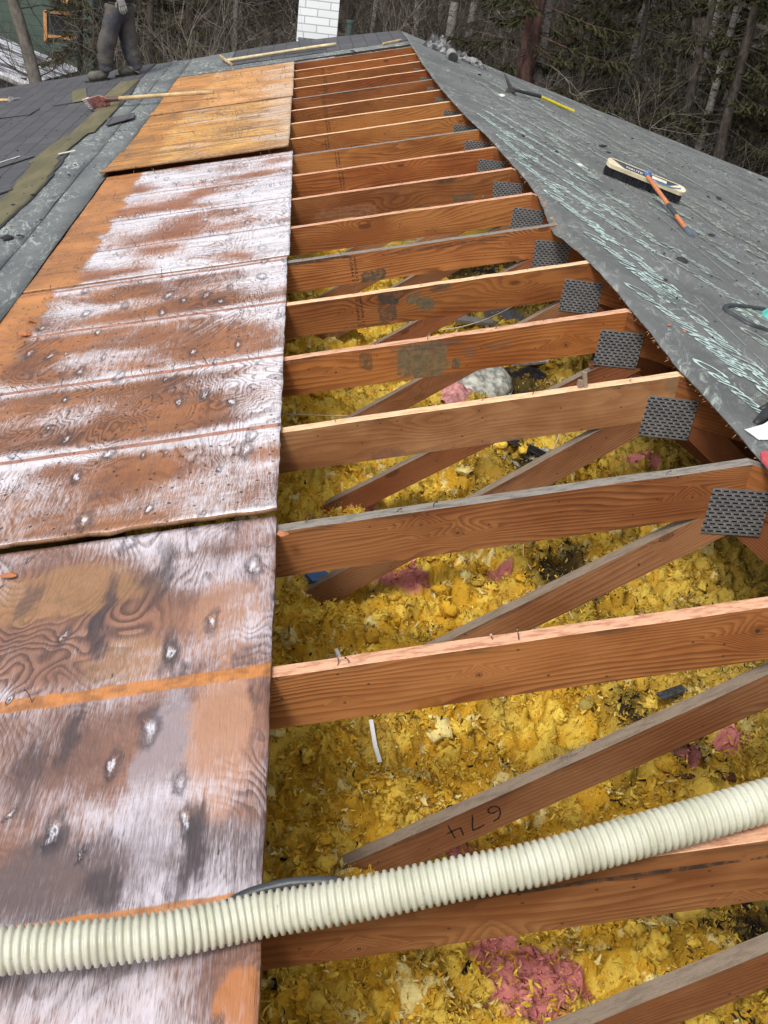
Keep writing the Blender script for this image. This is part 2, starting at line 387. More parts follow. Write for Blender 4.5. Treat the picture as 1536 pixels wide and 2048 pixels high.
def plyedge():
    t = NT('plywood_edge'); p = t.coord(); z = t.xyz(p)
    f = t.math('FRACT', t.math('MULTIPLY', z[2], 330.))
    n = t.noise(p, 35., 4., .7)
    c = t.mix(t.step(f, .3, .7), (.10, .055, .03), (.36, .19, .09))
    return t.done(t.mix(t.step(n, .5, .7), c, (.05, .03, .02)), .85, t.bump(n, .6, .005))

def felt(name, base, light, amt, seed=0, dark=(.05, .055, .055), ang=.0):
    """roofing felt scuffed with faint chalky streaks"""
    t = NT(name); v = t.coord(); p = t.xyz(v)
    vr = t.n('ShaderNodeMapping', {'Vector': v, 'Rotation': (0, 0, ang)}).outputs[0]
    n1 = t.noise(t.scale(v, (1, 1, 1), (seed, 0, 0)), 1.6, 6., .65)
    n2 = t.noise(t.scale(vr, (17., 4.5, 17.), (seed, 3, 0)), 1., 6., .78, 1.8)
    n5 = t.noise(t.scale(v, (3., 1.5, 3.), (seed, 5, 0)), 1., 4., .6)
    n3 = t.noise(v, 90., 4., .7); n6 = t.noise(v, 24., 5., .75)
    c = t.mix(t.step(n1, .3, .7), dark, base)
    m = t.math('MULTIPLY', t.step(n2, .50, .64), t.step(n5, .36, .60))
    c = t.mix(t.math('MULTIPLY', m, amt), c, light)
    c = t.mix(t.math('MULTIPLY', t.step(n6, .5, .75), .3), c, tuple(x * 1.7 for x in base))
    c = t.mix(t.math('MULTIPLY', t.step(n3, .58, .72), .6), c, (.02, .022, .022))
    wr = t.noise(t.scale(v, (4., 1.0, 4.)), 1., 3., .6, .8)
    hgt = t.math('ADD', t.math('MULTIPLY', n3, .35), t.math('MULTIPLY', wr, 1.6))
    return t.done(c, .75, t.bump(hgt, .6, .012), spec=.4)

def print_mat(name, c, base, lo=.42, hi=.6, seed=0):
    t = NT(name); v = t.coord('Object')
    n = t.noise(t.scale(v, (1, 1, 1), (seed, 0, 0)), 3.0, 2., .5); n2 = t.noise(v, 45., 4., .75); n3 = t.noise(t.scale(v, (60., 8., 60.)), 1., 3., .7)
    m = t.step(t.math('ADD', t.math('ADD', t.math('MULTIPLY', n, .55), t.math('MULTIPLY', n2, .3)), t.math('MULTIPLY', n3, .3)), lo, hi)
    return t.done(t.mix(m, base, c), .7, t.bump(n2, .4, .004), spec=.3)

def shingle_mat():
    t = NT('asphalt_shingle'); v = t.coord('Object'); p = t.xyz(v)
    # courses step down the slope (x), tabs run along y
    br = t.n('ShaderNodeTexBrick', {'Vector': t.vec(p[1], p[0], 0.), 'Scale': 1., 'Mortar Size': .006, 'Mortar Smooth': .3, 'Brick Width': .305, 'Row Height': .145,
                                    'Color1': (.078, .079, .088, 1), 'Color2': (.052, .053, .061, 1), 'Mortar': (.02, .02, .022, 1)}, offset=.37)
    n = t.noise(v, 220., 3., .8); n2 = t.noise(v, 1.6, 5., .6)
    c = t.mix(t.math('MULTIPLY', t.step(n, .35, .7), .5), br.outputs[0], (.15, .15, .16))
    c = t.mix(t.math('MULTIPLY', t.step(n2, .5, .75), .35), c, (.14, .13, .12))
    n4 = t.noise(v, 28., 4., .7)
    c = t.mix(t.math('MULTIPLY', t.step(n4, .68, .74), .8), c, (.01, .01, .012))
    hgt = t.math('ADD', t.math('MULTIPLY', n, .3), t.math('MULTIPLY', br.outputs[1], -1.))
    return t.done(c, .8, t.bump(hgt, .6, .006), spec=.35)
def tan_band():
    t = NT('shingle_seal_band'); v = t.coord('Object')
    n = t.noise(v, 120., 3., .8); n2 = t.noise(t.scale(v, (9, 2, 9)), 1., 4., .6)
    c = t.mix(t.step(n2, .35, .65), (.115, .105, .06), (.17, .15, .085))
    c = t.mix(t.math('MULTIPLY', t.step(n, .5, .7), .5), c, (.08, .08, .08))
    return t.done(c, .85, t.bump(n, .4, .004), spec=.3)

def truss_plate_mat():
    t = NT('toothed_plate'); v = t.coord(); p = t.xyz(v)
    row = t.math('MULTIPLY', p[2], 92.); ri = t.math('FLOOR', row); rf = t.math('FRACT', row)
    col = t.math('ADD', t.math('MULTIPLY', p[0], 44.), t.math('MULTIPLY', ri, .5)); cf = t.math('FRACT', col)
    slot = t.math('MULTIPLY', t.math('MULTIPLY', t.step(rf, .28, .36), t.step(rf, .74, .66)), t.math('MULTIPLY', t.step(cf, .18, .26), t.step(cf, .9, .82)))
    glint = t.math('MULTIPLY', t.math('MULTIPLY', t.step(rf, .55, .6), t.step(rf, .85, .8)), t.math('MULTIPLY', t.step(cf, .84, .88), t.step(cf, 1.0, .95)))
    n = t.noise(v, 18., 4., .7)
    c = t.mix(t.step(n, .3, .7), (.17, .175, .18), (.28, .285, .29))
    c = t.mix(slot, c, (.012, .01, .009)); c = t.mix(t.math('MULTIPLY', glint, .7), c, (.8, .78, .74))
    rust = t.math('MULTIPLY', t.step(t.noise(v, 40., 3.), .62, .7), .4)
    c = t.mix(rust, c, (.18, .08, .04))
    return t.done(c, .5, t.bump(t.math('SUBTRACT', 1., slot), .8, .004), .45)

def tint_mat(name, rough=.9, sub=0.):
    t = NT(name); a = t.n('ShaderNodeAttribute', attribute_name='Tint').outputs[0]
    n = t.noise(t.coord(), 140., 3., .7)
    c = t.mix(t.math('MULTIPLY', t.step(n, .35, .75), .4), a, t.mix(1., a, (.55, .47, .32), 'MULTIPLY'))
    return t.done(c, rough, t.bump(n, .8, .006), spec=.1)

def hose_mat():
    t = NT('cream_hose_plastic'); v = t.coord(); n = t.noise(v, 12., 4., .6); n2 = t.noise(v, 70., 4., .75)
    c = t.mix(t.step(n, .3, .7), (.46, .465, .36), (.58, .58, .48))
    c = t.mix(t.math('MULTIPLY', t.step(n2, .60, .72), .6), c, (.22, .21, .15)); c = t.mix(t.math('MULTIPLY', t.step(t.noise(v, 5., 5., .7), .5, .7), .35), c, (.34, .33, .25))
    return t.done(c, .38, t.bump(n2, .1, .002), spec=.5, extra={'Subsurface Weight': .08, 'Subsurface Scale': .01})

def brick_mat():
    t = NT('white_painted_brick'); v = t.coord(); p = t.xyz(v)
    br = t.n('ShaderNodeTexBrick', {'Vector': t.vec(t.math('ADD', p[0], p[1]), p[2], 0.), 'Scale': 1., 'Mortar Size': .006, 'Mortar Smooth': .1, 'Brick Width': .30, 'Row Height': .088,
                                    'Color1': (.80, .82, .83, 1), 'Color2': (.74, .77, .79, 1), 'Mortar': (.42, .44, .46, 1)}, offset=.5)
    n = t.noise(v, 14., 5., .7)
    c = t.mix(t.math('MULTIPLY', t.step(n, .55, .8), .3), br.outputs[0], (.5, .5, .48))
    return t.done(c, .7, t.bump(t.math('ADD', t.math('MULTIPLY', br.outputs[1], -1.), t.math('MULTIPLY', n, .3)), .6, .006))

def bark(name, a, b, vert=18., hor=5., marks=None, bumpd=.03):
    t = NT(name); v = t.coord()
    n = t.noise(t.scale(v, (vert, vert, hor)), 1., 5., .7)
    n2 = t.noise(v, 2.5, 3., .6)
    c = t.mix(t.step(n, .35, .65), a, b); c = t.mix(t.math('MULTIPLY', t.step(n2, .5, .7), .5), c, tuple(x * .5 for x in a))
    if marks:
        m = t.noise(t.scale(v, (5., 5., 26.)), 1., 3., .6)
        c = t.mix(t.step(m, .57, .63), c, marks)
    if name == 'bare_twigs':
        rn = t.n('ShaderNodeObjectInfo').outputs['Random']
        c = t.mix(t.step(rn, .72, .8), c, (.21, .185, .16))
    return t.done(c, .9, t.bump(n, .8, bumpd), spec=.15)

def foliage(name, a, b):
    t = NT(name); v = t.coord('Object'); n = t.noise(v, 1.4, 4., .7); n2 = t.noise(v, 16., 2., .6)
    rnd = t.n('ShaderNodeObjectInfo').outputs['Random']
    c = t.mix(t.step(t.math('ADD', n, t.math('MULTIPLY_ADD', n2, .4, -.2)), .32, .68), a, b)
    c = t.mix(t.math('MULTIPLY', rnd, .5), c, (.045, .04, .022))
    return t.done(c, .8, spec=.15)

def ground_mat():
    t = NT('forest_floor'); v = t.coord('Object')
    n = t.noise(v, .5, 6., .65); n2 = t.noise(v, 6., 6., .75); n3 = t.noise(v, .35, 5., .6, .5)
    c = t.mix(t.step(n, .3, .7), (.035, .027, .02), (.075, .055, .04))
    c = t.mix(t.step(n2, .4, .7), c, (.11, .08, .055))
    sn = t.math('ADD', n3, t.math('MULTIPLY_ADD', n2, .25, -.12))
    c = t.mix(t.step(sn, .64, .67), c, (.60, .63, .68))
    return t.done(c, .9, t.bump(n2, .8, .08), spec=.1)

CH = .139
M_edge = plyedge()
M_plate = truss_plate_mat()
M_hose = hose_mat()
M_nail = simple('rusty_nail_steel', (.16, .12, .10), .45, .4, 60, .8)
M_web = [lumber('web_lumber', (.34, .165, .075), (.20, .085, .035), 3, dirt=.35, ringf=110.),
         lumber('web_lumber_dark', (.26, .10, .04), (.13, .042, .018), 9, dirt=.45, ringf=110.)]
M_webtop = lumber('web_upper_edge', (.24, .185, .135), (.15, .115, .085), 5, top=True)
M_top_pink = lumber('split_upper_edge', (.70, .40, .25), (.36, .13, .07), 1, top=True)
M_top_pale = lumber('pale_upper_edge', (.84, .56, .34), (.56, .29, .15), 2, top=True)
M_top_grey = lumber('grey_upper_edge', (.26, .235, .205), (.12, .105, .09), 4, top=True)

# ------------------------------------------------------------------ ground
def build_ground():
    nx, ny = 90, 90
    xs = np.concatenate([np.linspace(-160, -30, 12)[:-1], np.linspace(-30, 34, nx), np.linspace(34, 170, 12)[1:]])
    ys = np.concatenate([np.linspace(-120, -10, 8)[:-1], np.linspace(-10, 90, ny), np.linspace(90, 320, 12)[1:]])
    X, Y = np.meshgrid(xs, ys)
    Z = (fbm(X * .12, Y * .12, 4, 3) - .5) * 1.6
    near = np.clip((np.hypot(X, Y - 4) - 9) / 8, 0, 1); Z = Z * near
    Z += np.clip((Y - 75) / 200, 0, 1) * 14          # the wooded rise behind
    Z += np.clip((X - 12) / 60, 0, 1) * 2.0
    o = grid_obj('ground', X, Y, Z, ground_mat()); tag(o, kind='structure'); return o
build_ground()
def gz(x, y):
    return float((fbm(np.array(x * .12), np.array(y * .12), 4, 3) - .5) * 1.6 * min(1, max(0, (math.hypot(x, y - 4) - 9) / 8)) + min(1, max(0, (y - 75) / 200)) * 14 + min(1, max(0, (x - 12) / 60)) * 2.0)

# ------------------------------------------------------------------ the house carrying the roof
YF = 11.45       # far gable wall
house = empty('house', (0, 4, 0), 'house under repair whose felt and shingle roof fills the foreground', 'house')
def hpart(mb, name, mat, smooth=False):
    o = mb.build(name, mat, None, smooth); under(house, o); return o
M_side = simple('grey_siding', (.32, .33, .32), .7, .2, 6)
mb = MB()
for x in (-4.35, 4.35): mb.box((x, 3.9, 1.55), .06, 7.4, 1.55)
for y in (-3.56, 11.36):
    mb.prism([(-4.28, y - .06, 0), (4.28, y - .06, 0), (4.28, y - .06, 3.05), (0, y - .06, 4.09), (-4.28, y - .06, 3.05)], (0, .12, 0))
hpart(mb, 'wall', M_side)
mb = MB(); mb.box((0, 3.9, 3.02), 4.28, 7.38, .012); hpart(mb, 'ceiling_board', simple('ceiling_board', (.2, .17, .13), .9))

M_felt = felt('grey_felt', (.165, .171, .168), (.42, .47, .43), .8, 0., (.105, .110, .109), .45)
M_feltL = felt('grey_felt_weathered', (.17, .185, .185), (.44, .49, .45), 1., 7., (.10, .108, .115), -.2)
M_felt_line = simple('chalk_line', (.38, .42, .40), .8)

# felt edge near the ridge, traced on the slope, from near to far
edge_px = [(1536, 938), (1500, 897), (1460, 850), (1420, 808), (1385, 768), (1350, 733), (1300, 668), (1265, 625), (1225, 575), (1190, 535), (1150, 492), (1112, 455),
           (1098, 425), (1080, 397), (1050, 358), (1010, 314), (970, 268), (935, 236), (905, 203), (880, 175), (850, 135), (828, 100), (818, 85)]
edge = [RP(u, v) for u, v in edge_px]
ey = np.array([p.y for p in edge]); ex = np.array([p.x for p in edge])
ex = ex - .01
def edge_x(y):
    y = np.asarray(y, float); e = np.interp(y, ey, ex)
    e = np.where(y < ey[0], ex[0], e)
    return e + (fbm(y * 9., y * 0 + 3.3, 3, 8) - .5) * .016
RAKE_R = 11.82
def rake_y(x): return RAKE_R - .135 * x          # the far verge of the right slope
XR = 5.0
# right decking + felt as fine sheets that follow the slope
ys = np.linspace(0, 1, 420)
def right_sheet(name, h, inset, mat, thick, droop=0., parent=None):
    ts = np.concatenate([np.linspace(0, .02, 14), np.linspace(.02, 1, 60)[1:]])
    T, U = np.meshgrid(ts, ys)  # fine near the ridge edge
    Yn = -2.6 + U * 14.6
    sag0 = np.exp(-((Yn - 3.15) / .45) ** 2)
    e = edge_x(Yn) + (0 if droop else inset + .028 * sag0)
    Xn = e + (XR - e) * T
    Yn = -2.6 + U * (rake_y(Xn) + 2.6 - (0.0 if droop else .01))
    hh = h + 0 * Xn
    if droop:
        hh = hh + (fbm(Xn * 2.2, Yn * .9, 4, 21) - .5) * .012
        over = np.clip(e + .010 + .026 * sag0 - Xn, 0, 1)
        hh = hh - over * (.8 + .5 * fbm(Yn * 14, Yn * 0, 3, 30)) + np.clip(1 - np.abs(Xn - e - .05) / .05, 0, 1) * .004 * fbm(Yn * 3, Yn * 0, 3, 33)
    Z = H - Xn * TT + TC * hh; Xw = Xn + TS * hh
    top = np.stack([Xw, Yn, Z], -1).reshape(-1, 3); bot = top - np.array([TS, 0, TC]) * thick
    ny, nx = Xn.shape; n = ny * nx
    i = (np.arange(ny - 1)[:, None] * nx + np.arange(nx - 1)[None, :]).ravel()
    q = np.stack([i, i + 1, i + nx + 1, i + nx], -1)
    a = np.arange(ny - 1) * nx; b = a + nx - 1; c = np.arange(nx - 1); d = c + (ny - 1) * nx
    side = np.concatenate([np.stack([a, a + nx, a + nx + n, a + n], -1), np.stack([b, b + n, b + nx + n, b + nx], -1),
                           np.stack([c, c + n, c + 1 + n, c + 1], -1), np.stack([d, d + 1, d + 1 + n, d + n], -1)])
    Q = np.concatenate([q, q[:, ::-1] + n, side])
    o = np_obj(name, np.concatenate([top, bot]), Q, mat, None, False)
    under(house, o); return o
deckR = right_sheet('roof_deck', .012, .010, lumber('deck_plywood', (.42, .19, .07), (.25, .09, .03), 6, dirt=.3), .012)
feltR = right_sheet('roofing_felt', .0165, -.004, M_felt, .003, droop=.03)

# lap lines and printed lettering on the felt
def on_slope_text(name, body, x, y, size, mat, parent, shear=.3, stretch=1.0, flip=False, h=.0225, left=False, rot=0.):
    cu = bpy.data.curves.new('t', 'FONT'); cu.body = body; cu.size = size; cu.shear = shear; cu.align_x = 'LEFT'; cu.resolution_u = 2
    cu.offset = size * .008
    to = bpy.data.objects.new('t', cu); COL.objects.link(to)
    dg = bpy.context.evaluated_depsgraph_get(); me = bpy.data.meshes.new_from_object(to.evaluated_get(dg))
    bpy.data.objects.remove(to); bpy.data.curves.remove(cu)
    vs = []
    for vv in me.vertices:
        a, b = vv.co.x * stretch, vv.co.y
        a, b = a * math.cos(rot) - b * math.sin(rot), a * math.sin(rot) + b * math.cos(rot)
        # letters run along -y (towards the viewer), their tops point up the slope
        vs.append((a, b))
    fs = [tuple(p.vertices) for p in me.polygons]; bpy.data.meshes.remove(me)
    return vs, fs
def felt_lettering(rows, name, mat, parent, side):
    for (body, x, y, size, stretch, shear, rot) in rows:
        vs, fs = on_slope_text('t', body, x, y, size, mat, parent, shear, stretch, rot=rot)
        if side == 'R': pts = [Rx(x + b, y - a, .0212) for a, b in vs]
        else: pts = [Lx(x - b, y + a, .0275) for a, b in vs]
        if side == 'R' and min(p.x - float(edge_x(p.y)) for p in pts) < .012: continue
        mb = MB(); mb.add(pts, fs); o = mb.build(name, mat, None); o.parent = parent
        o.location = -Vector(house.location) - Vector(parent.location)
M_print = print_mat('worn_mint_print', (.46, .57, .50), (.165, .176, .170), .45, .60)
M_print_near = print_mat('mint_print', (.55, .70, .66), (.165, .176, .170), .42, .56, 4.)
M_print_pale = print_mat('worn_cream_print', (.42, .46, .37), (.165, .176, .170), .49, .62, 9.)
rnd = random.Random(3)
def rows_at(xs, y_hi, y_lo, size, step):
    out = []
    for j, x0 in enumerate(xs):
        y = y_hi + .37 * j
        while y > y_lo:
            out.append(('CertainTeed' if j % 2 == 0 else 'Roofing', x0 + rnd.uniform(-.02, .02), y, size * rnd.uniform(.9, 1.1), 1.25, .5, R(12 + rnd.uniform(-9, 9)))); y -= step
    return out
felt_lettering(rows_at((.07, .17, .27), 6.2, .2, .115, .80), 'printed_lettering', M_print_near, feltR, 'R')
felt_lettering(rows_at((.52, .64, .98, 1.10), 9.0, .6, .12, .98), 'printed_lettering', M_print, feltR, 'R')
felt_lettering(rows_at((1.45, 1.60, 2.0, 2.15, 2.6), 10.4, 2.6, .12, 1.2), 'printed_lettering', M_print_pale, feltR, 'R')
mb = MB()
for x0 in (.46, .93, 1.40, 1.88, 2.4, 2.95):
    y = 10.9
    while y > -1:
        L = rnd.uniform(.3, 1.5); jx = rnd.uniform(-.004, .004)
        mb.add([Rx(x0 + jx, y, .0215), Rx(x0 + jx + .004, y, .0215), Rx(x0 + .004 - jx, y - L, .0215), Rx(x0 - jx, y - L, .0215)], [(0, 1, 2, 3)])
        y -= L + rnd.uniform(.02, .25)
o = mb.build('lap_line', M_felt_line); o.parent = feltR; o.location = -Vector(house.location) - Vector(feltR.location)

# left slope: deck strip, felt, shingles
def rake_l(x): return 11.98 + (x + .0) * -.0 + (.28 if x > -2 else .28 + (x + 2) * .13) * (1 if x < -.3 else .5)
def left_sheet(name, x0f, x1f, y0, y1f, h, mat, thick, nx=30, ny=200, wav=0., parent=None, seed=0):
    U, T = np.meshgrid(np.linspace(0, 1, nx), np.linspace(0, 1, ny))
    Yn = y0 + T * (12.2 - y0)
    a = x0f(Yn); b = x1f(Yn); Xn = a + (b - a) * U
    yt = y1f(Xn); Yn = y0 + T * (yt - y0)
    hh = h + (fbm(Xn * 3, Yn * 1.4, 4, 40 + seed) - .5) * wav
    top = np.stack([Xn - TS * hh, Yn, H + Xn * TT + TC * hh], -1).reshape(-1, 3); bot = top - np.array([-TS, 0, TC]) * thick
    n = nx * ny; i = (np.arange(ny - 1)[:, None] * nx + np.arange(nx - 1)[None, :]).ravel()
    q = np.stack([i, i + 1, i + nx + 1, i + nx], -1)
    a = np.arange(ny - 1) * nx; b = a + nx - 1; c = np.arange(nx - 1); d = c + (ny - 1) * nx
    side = np.concatenate([np.stack([a, a + nx, a + nx + n, a + n], -1), np.stack([b, b + n, b + nx + n, b + nx], -1),
                           np.stack([c, c + n, c + 1 + n, c + 1], -1), np.stack([d, d + 1, d + 1 + n, d + n], -1)])
    o = np_obj(name, np.concatenate([top, bot]), np.concatenate([q, q[:, ::-1] + n, side]), mat, None)
    under(house, o); return o
def fc(v): return lambda y: np.full_like(np.asarray(y, float), v)
def rl(x): return np.where(x > -1.2, 12.28 - (x + 1.2) * .34, 12.28 + (x + 1.2) * .199) - .0
def edge_noise(base, amp, f, seed): return lambda y: base + (fbm(np.asarray(y) * f, np.asarray(y) * 0, 4, seed) - .5) * amp
left_sheet('roof_deck', fc(-5.0), fc(-2.404), -2.6, rl, .012, M_edge, .012, ny=60)
feltL = left_sheet('roofing_felt', fc(-5.0), edge_noise(-2.398, .016, 2.2, 61), -2.6, rl, .016, M_feltL, .003, wav=.006, ny=240)
# a second, doubled layer of felt with a torn lower edge
left_sheet('roofing_felt', fc(-4.9), edge_noise(-2.60, .03, 1.2, 63), -2.6, rl, .021, M_feltL, .003, wav=.006, seed=5, ny=240)
# far band beyond the last sheet
left_sheet('roof_deck', fc(-2.400), fc(-.02), 10.46, rl, .012, M_edge, .012, nx=30, ny=20)
M_shing = shingle_mat()
left_sheet('roofing_felt', fc(-2.39), fc(-.01), 10.45, rl, .0165, M_feltL, .003, nx=40, ny=40, wav=.008)
left_sheet('ridge_shingles', fc(-1.9), fc(-.005), 10.78, rl, .0235, M_shing, .005, nx=40, ny=40, wav=.008, seed=9)
# stepped edge of the shingle field: photo (0,470)-(160,290)-(240,235)-(300,150)
ex_l = lambda y: np.interp(y, [-2.6, 4.38, 4.42, 5.5, 6.9, 6.93, 8.2, 8.23, 9.7, 10.9, 12.3], [-3.6, -3.05, -2.81, -2.77, -2.83, -2.865, -2.81, -2.76, -2.75, -2.82, -2.80]) + (fbm(np.asarray(y) * 7, np.asarray(y) * 0, 3, 66) - .5) * .022
shing = left_sheet('shingles', fc(-5.1), ex_l, -2.6, rl, .030, M_shing, .006, nx=40, ny=300, wav=.012, seed=3)
M_tan = tan_band()
left_sheet('shingles', lambda y: ex_l(y) - .21, lambda y: ex_l(y) - .006, 4.45, lambda x: np.full_like(x, 10.6), .0345, M_tan, .003, nx=8, ny=260, wav=.004, seed=3)
# eave fascia
mb = MB()
for sx in (-1, 1): mb.box((sx * 5.03, 4.6, H - 5.03 * TT - .06), .02, 7.1, .08)
hpart(mb, 'fascia', simple('fascia_board', (.25, .16, .10), .7))

# ------------------------------------------------------------------ trusses
CH = .139; TK = .019
LC = 4.75
M_right = lumber('right_chord_lumber', (.34, .13, .04), (.16, .05, .015), 11, dirt=.3)
wood_cache = {}
generic = [lumber('rafter_lumber', WL, WD, 1, ringf=60.), lumber('rafter_lumber_red', (.34, .112, .026), (.12, .034, .008), 2, ringf=75.), lumber('rafter_lumber_tan', (.42, .17, .044), (.17, .056, .014), 5, ringf=55.)]
def px_local(k, u, v):
    """photo pixel on the front face of truss k -> local (x,z) of the left chord"""
    p = TP(k * S - TK, u, v); d = p - Vector((0, p.y, H))
    return d.x * TC + d.z * TS, -d.x * TS + d.z * TC
def stain(k, u, v, ru, rv, c, a):
    x, z = px_local(k, u, v); x2, _ = px_local(k, u + ru, v); _, z2 = px_local(k, u, v + rv)
    return (x, z, abs(x2 - x), abs(z2 - z), c, a)
def kn(k, u, v, r): x, z = px_local(k, u, v); return (x, z, r)
BR = (.10, .045, .025)
face = {
    -1: lumber('truss_near_lumber', (.42, .19, .07), (.19, .07, .024), 21, [stain(-1, 1330, 1850, 240, 20, (.20, .085, .035), .5), stain(-1, 1220, 1758, 330, 4, BLACK, .9), stain(-1, 895, 1795, 40, 16, (.10, .05, .025), .8)], ringf=48., knots_at=[kn(-1, 718, 1898, .011), kn(-1, 985, 1880, .015), kn(-1, 1480, 1800, .007)]),
    0: lumber('truss_coarse_grain', (.40, .165, .052), (.12, .038, .012), 14, [stain(0, 860, 1410, 22, 12, (.26, .10, .015), .6), stain(0, 985, 1395, 24, 14, (.26, .10, .015), .6)], ringf=75., knots_at=[kn(0, 958, 1350, .009), kn(0, 690, 1405, .005), kn(0, 1515, 1262, .016)]),
    1: lumber('truss_knotty', (.40, .165, .055), (.17, .058, .019), 23, ringf=62., knots_at=[kn(1, 842, 1050, .011), kn(1, 915, 1066, .015), kn(1, 1385, 995, .011), kn(1, 1355, 955, .008)]),
    2: lumber('truss_brown_plain', (.40, .205, .088), (.28, .125, .048), 33, [stain(2, 775, 920, 36, 20, (.16, .07, .045), .6), stain(2, 860, 912, 50, 16, (.15, .09, .06), .35), stain(2, 1015, 885, 60, 12, (.16, .10, .06), .45), stain(2, 1350, 770, 20, 18, (.12, .10, .06), .45)], ringf=45., knots=.4),
    3: lumber('truss_grey_patch', WL, WD, 41, [stain(3, 842, 722, 52, 33, (.135, .105, .055), .97), stain(3, 912, 727, 9, 10, (.115, .088, .045), .95), stain(3, 733, 722, 13, 18, (.09, .06, .03), .75), stain(3, 850, 692, 75, 7, GREY, .6), stain(3, 940, 705, 14, 10, GREY, .4), stain(3, 995, 690, 26, 8, GREY, .35)], ringf=60., knots_at=[kn(3, 1132, 690, .013), kn(3, 672, 745, .006)]),
    4: lumber('truss_black_mould', WL, WD, 47, [stain(4, 776, 590, 25, 20, (.045, .036, .025), .97), stain(4, 775, 628, 18, 16, (.07, .045, .028), .85), stain(4, 825, 598, 14, 10, (.11, .09, .05), .9), stain(4, 852, 608, 17, 12, (.10, .085, .05), .95), stain(4, 872, 575, 14, 8, (.06, .045, .03), .7), stain(4, 893, 572, 10, 9, (.08, .06, .045), .6)], ringf=60., knots_at=[kn(4, 1038, 592, .006), kn(4, 705, 626, .008)]),
    5: lumber('truss_dark_spot', (.41, .16, .045), WD, 53, [stain(5, 748, 552, 24, 12, (.07, .062, .042), .95), stain(5, 640, 520, 70, 4, BLACK, .8), stain(5, 900, 490, 120, 4, BLACK, .5)], ringf=60., knots_at=[kn(5, 1020, 488, .006)]),
    6: lumber('truss_six', (.42, .17, .048), WD, 59, ringf=60., knots_at=[kn(6, 767, 438, .008), kn(6, 870, 462, .006), kn(6, 800, 448, .005)]),
    7: lumber('truss_smoky', (.36, .135, .036), (.17, .058, .018), 61, [stain(7, 895, 356, 20, 8, BLACK, .7), stain(7, 700, 425, 60, 12, (.30, .17, .10), .3), stain(7, 925, 398, 20, 10, GREY, .7), stain(7, 790, 385, 30, 10, BR, .25)], ringf=45.),
    8: generic[1], 9: generic[2], 10: lumber('truss_flame_grain', (.42, .17, .044), (.15, .045, .011), 71, ringf=55., knots_at=[kn(10, 770, 268, .010)]), 11: generic[2],
    12: lumber('truss_dark_knots', WL, WD, 77, ringf=60., knots_at=[kn(12, 738, 208, .016), kn(12, 698, 215, .010), kn(12, 602, 237, .010)]), 13: lumber('truss_charred_patch', (.34, .125, .035), WD, 67, [stain(13, 690, 180, 26, 7, (.03, .025, .02), .9), stain(13, 620, 180, 30, 6, (.09, .05, .03), .6)]),
    14: generic[1], 15: generic[0], 16: generic[1], 17: generic[1], -2: generic[2]}
tops = {-1: M_top_pink, 0: M_top_pink, 1: M_top_grey, 2: M_top_pale, 3: M_top_pink, 4: M_top_pale, 5: M_top_grey, 6: M_top_pink, 7: M_top_pink, 8: M_top_pink, 9: M_top_grey, 10: M_top_pale,
        11: M_top_pale, 12: M_top_pale, 13: M_top_grey, 14: M_top_pale, 15: M_top_pale, 16: M_top_pale, 17: M_top_grey, -2: M_top_pink}
webline = {0: (4.176, .710), 1: (4.205, .716), 2: (4.262, .765), 3: (4.126, .685)}
tlabel = {
    -2: 'roof truss in the bottom right corner, only its dusty web board in view',
    -1: 'roof truss lying under the cream hose, its cracked chord split along the upper edge',
    0: 'truss of coarse grained fir with a reddish upper edge and a web numbered 674',
    1: 'truss with a dirty grey upper edge and two round knots, next beyond the numbered one',
    2: 'plain brown truss with a pale upper edge and a small wood shim standing on it',
    3: 'truss with a broad olive grey patch and a small round spot on its face',
    4: 'truss with a large black mould stain beside a column of stamped marks',
    5: 'truss with a grey upper edge and a dark oval spot touching its lower edge',
    6: 'truss with a small dark knot in mid face, just beyond the grey edged one',
    7: 'truss with smoky grey smears near its plate, second nearer than the shifted sheet seam',
    8: 'reddish stamped truss, just nearer than the one level with the raised plywood corner',
    9: 'stamped truss with a greyish upper edge level with the raised plywood corner',
    10: 'truss with a flame shaped grain figure in its middle, just beyond the raised sheet edge',
    11: 'light toned truss with a pale upper edge, eighth from the far felt edge',
    12: 'truss with three dark knots scattered along its face',
    13: 'truss with a charred dark patch on its face, beyond the one with three knots',
    14: 'plain reddish truss just beyond the charred one',
    15: 'third truss from the far end of the opening, pale upper edge',
    16: 'second truss from the far end of the opening',
    17: 'farthest truss, partly tucked under the dark felt by the chimney'}

def chord_mb(side, k):
    """side -1 left, +1 right. local x along the chord (0 at the peak), z across"""
    rr = random.Random(k * 7 + side)
    mb = MB(); n = 46
    xs = [-(LC) * (1 - (i / n)) for i in range(n + 1)]
    near = (k <= 8)
    topz = [0 + (rr.uniform(-.0018, .0006) if i < n else 0) for i in range(n + 1)]
    botz = [-CH + rr.uniform(-.0008, .0008) for i in range(n + 1)]
    bx = [x if i < n else -CH * TT for i, x in enumerate(xs)]
    sgn = -side
    def P(x, y, z): return (x * sgn, y, z)
    vs = []
    for i in range(n + 1):
        vs += [P(xs[i], -TK, topz[i] - .001), P(xs[i], -TK + .0015, topz[i]), P(xs[i], TK - .0015, topz[i]), P(xs[i], TK, topz[i] - .001), P(bx[i], TK, botz[i]), P(bx[i], -TK, botz[i])]
    fs = []; ms = []
    for i in range(n):
        for j in range(6):
            a, b = i * 6 + j, i * 6 + (j + 1) % 6
            fs.append((a, b, b + 6, a + 6)); ms.append(1 if j in (0, 1, 2) else 0)
    fs += [tuple(range(6)), tuple(n * 6 + j for j in range(6))[::-1]]; ms += [0, 0]
    mb.v = vs; mb.f = fs; mb.m = ms
    return mb

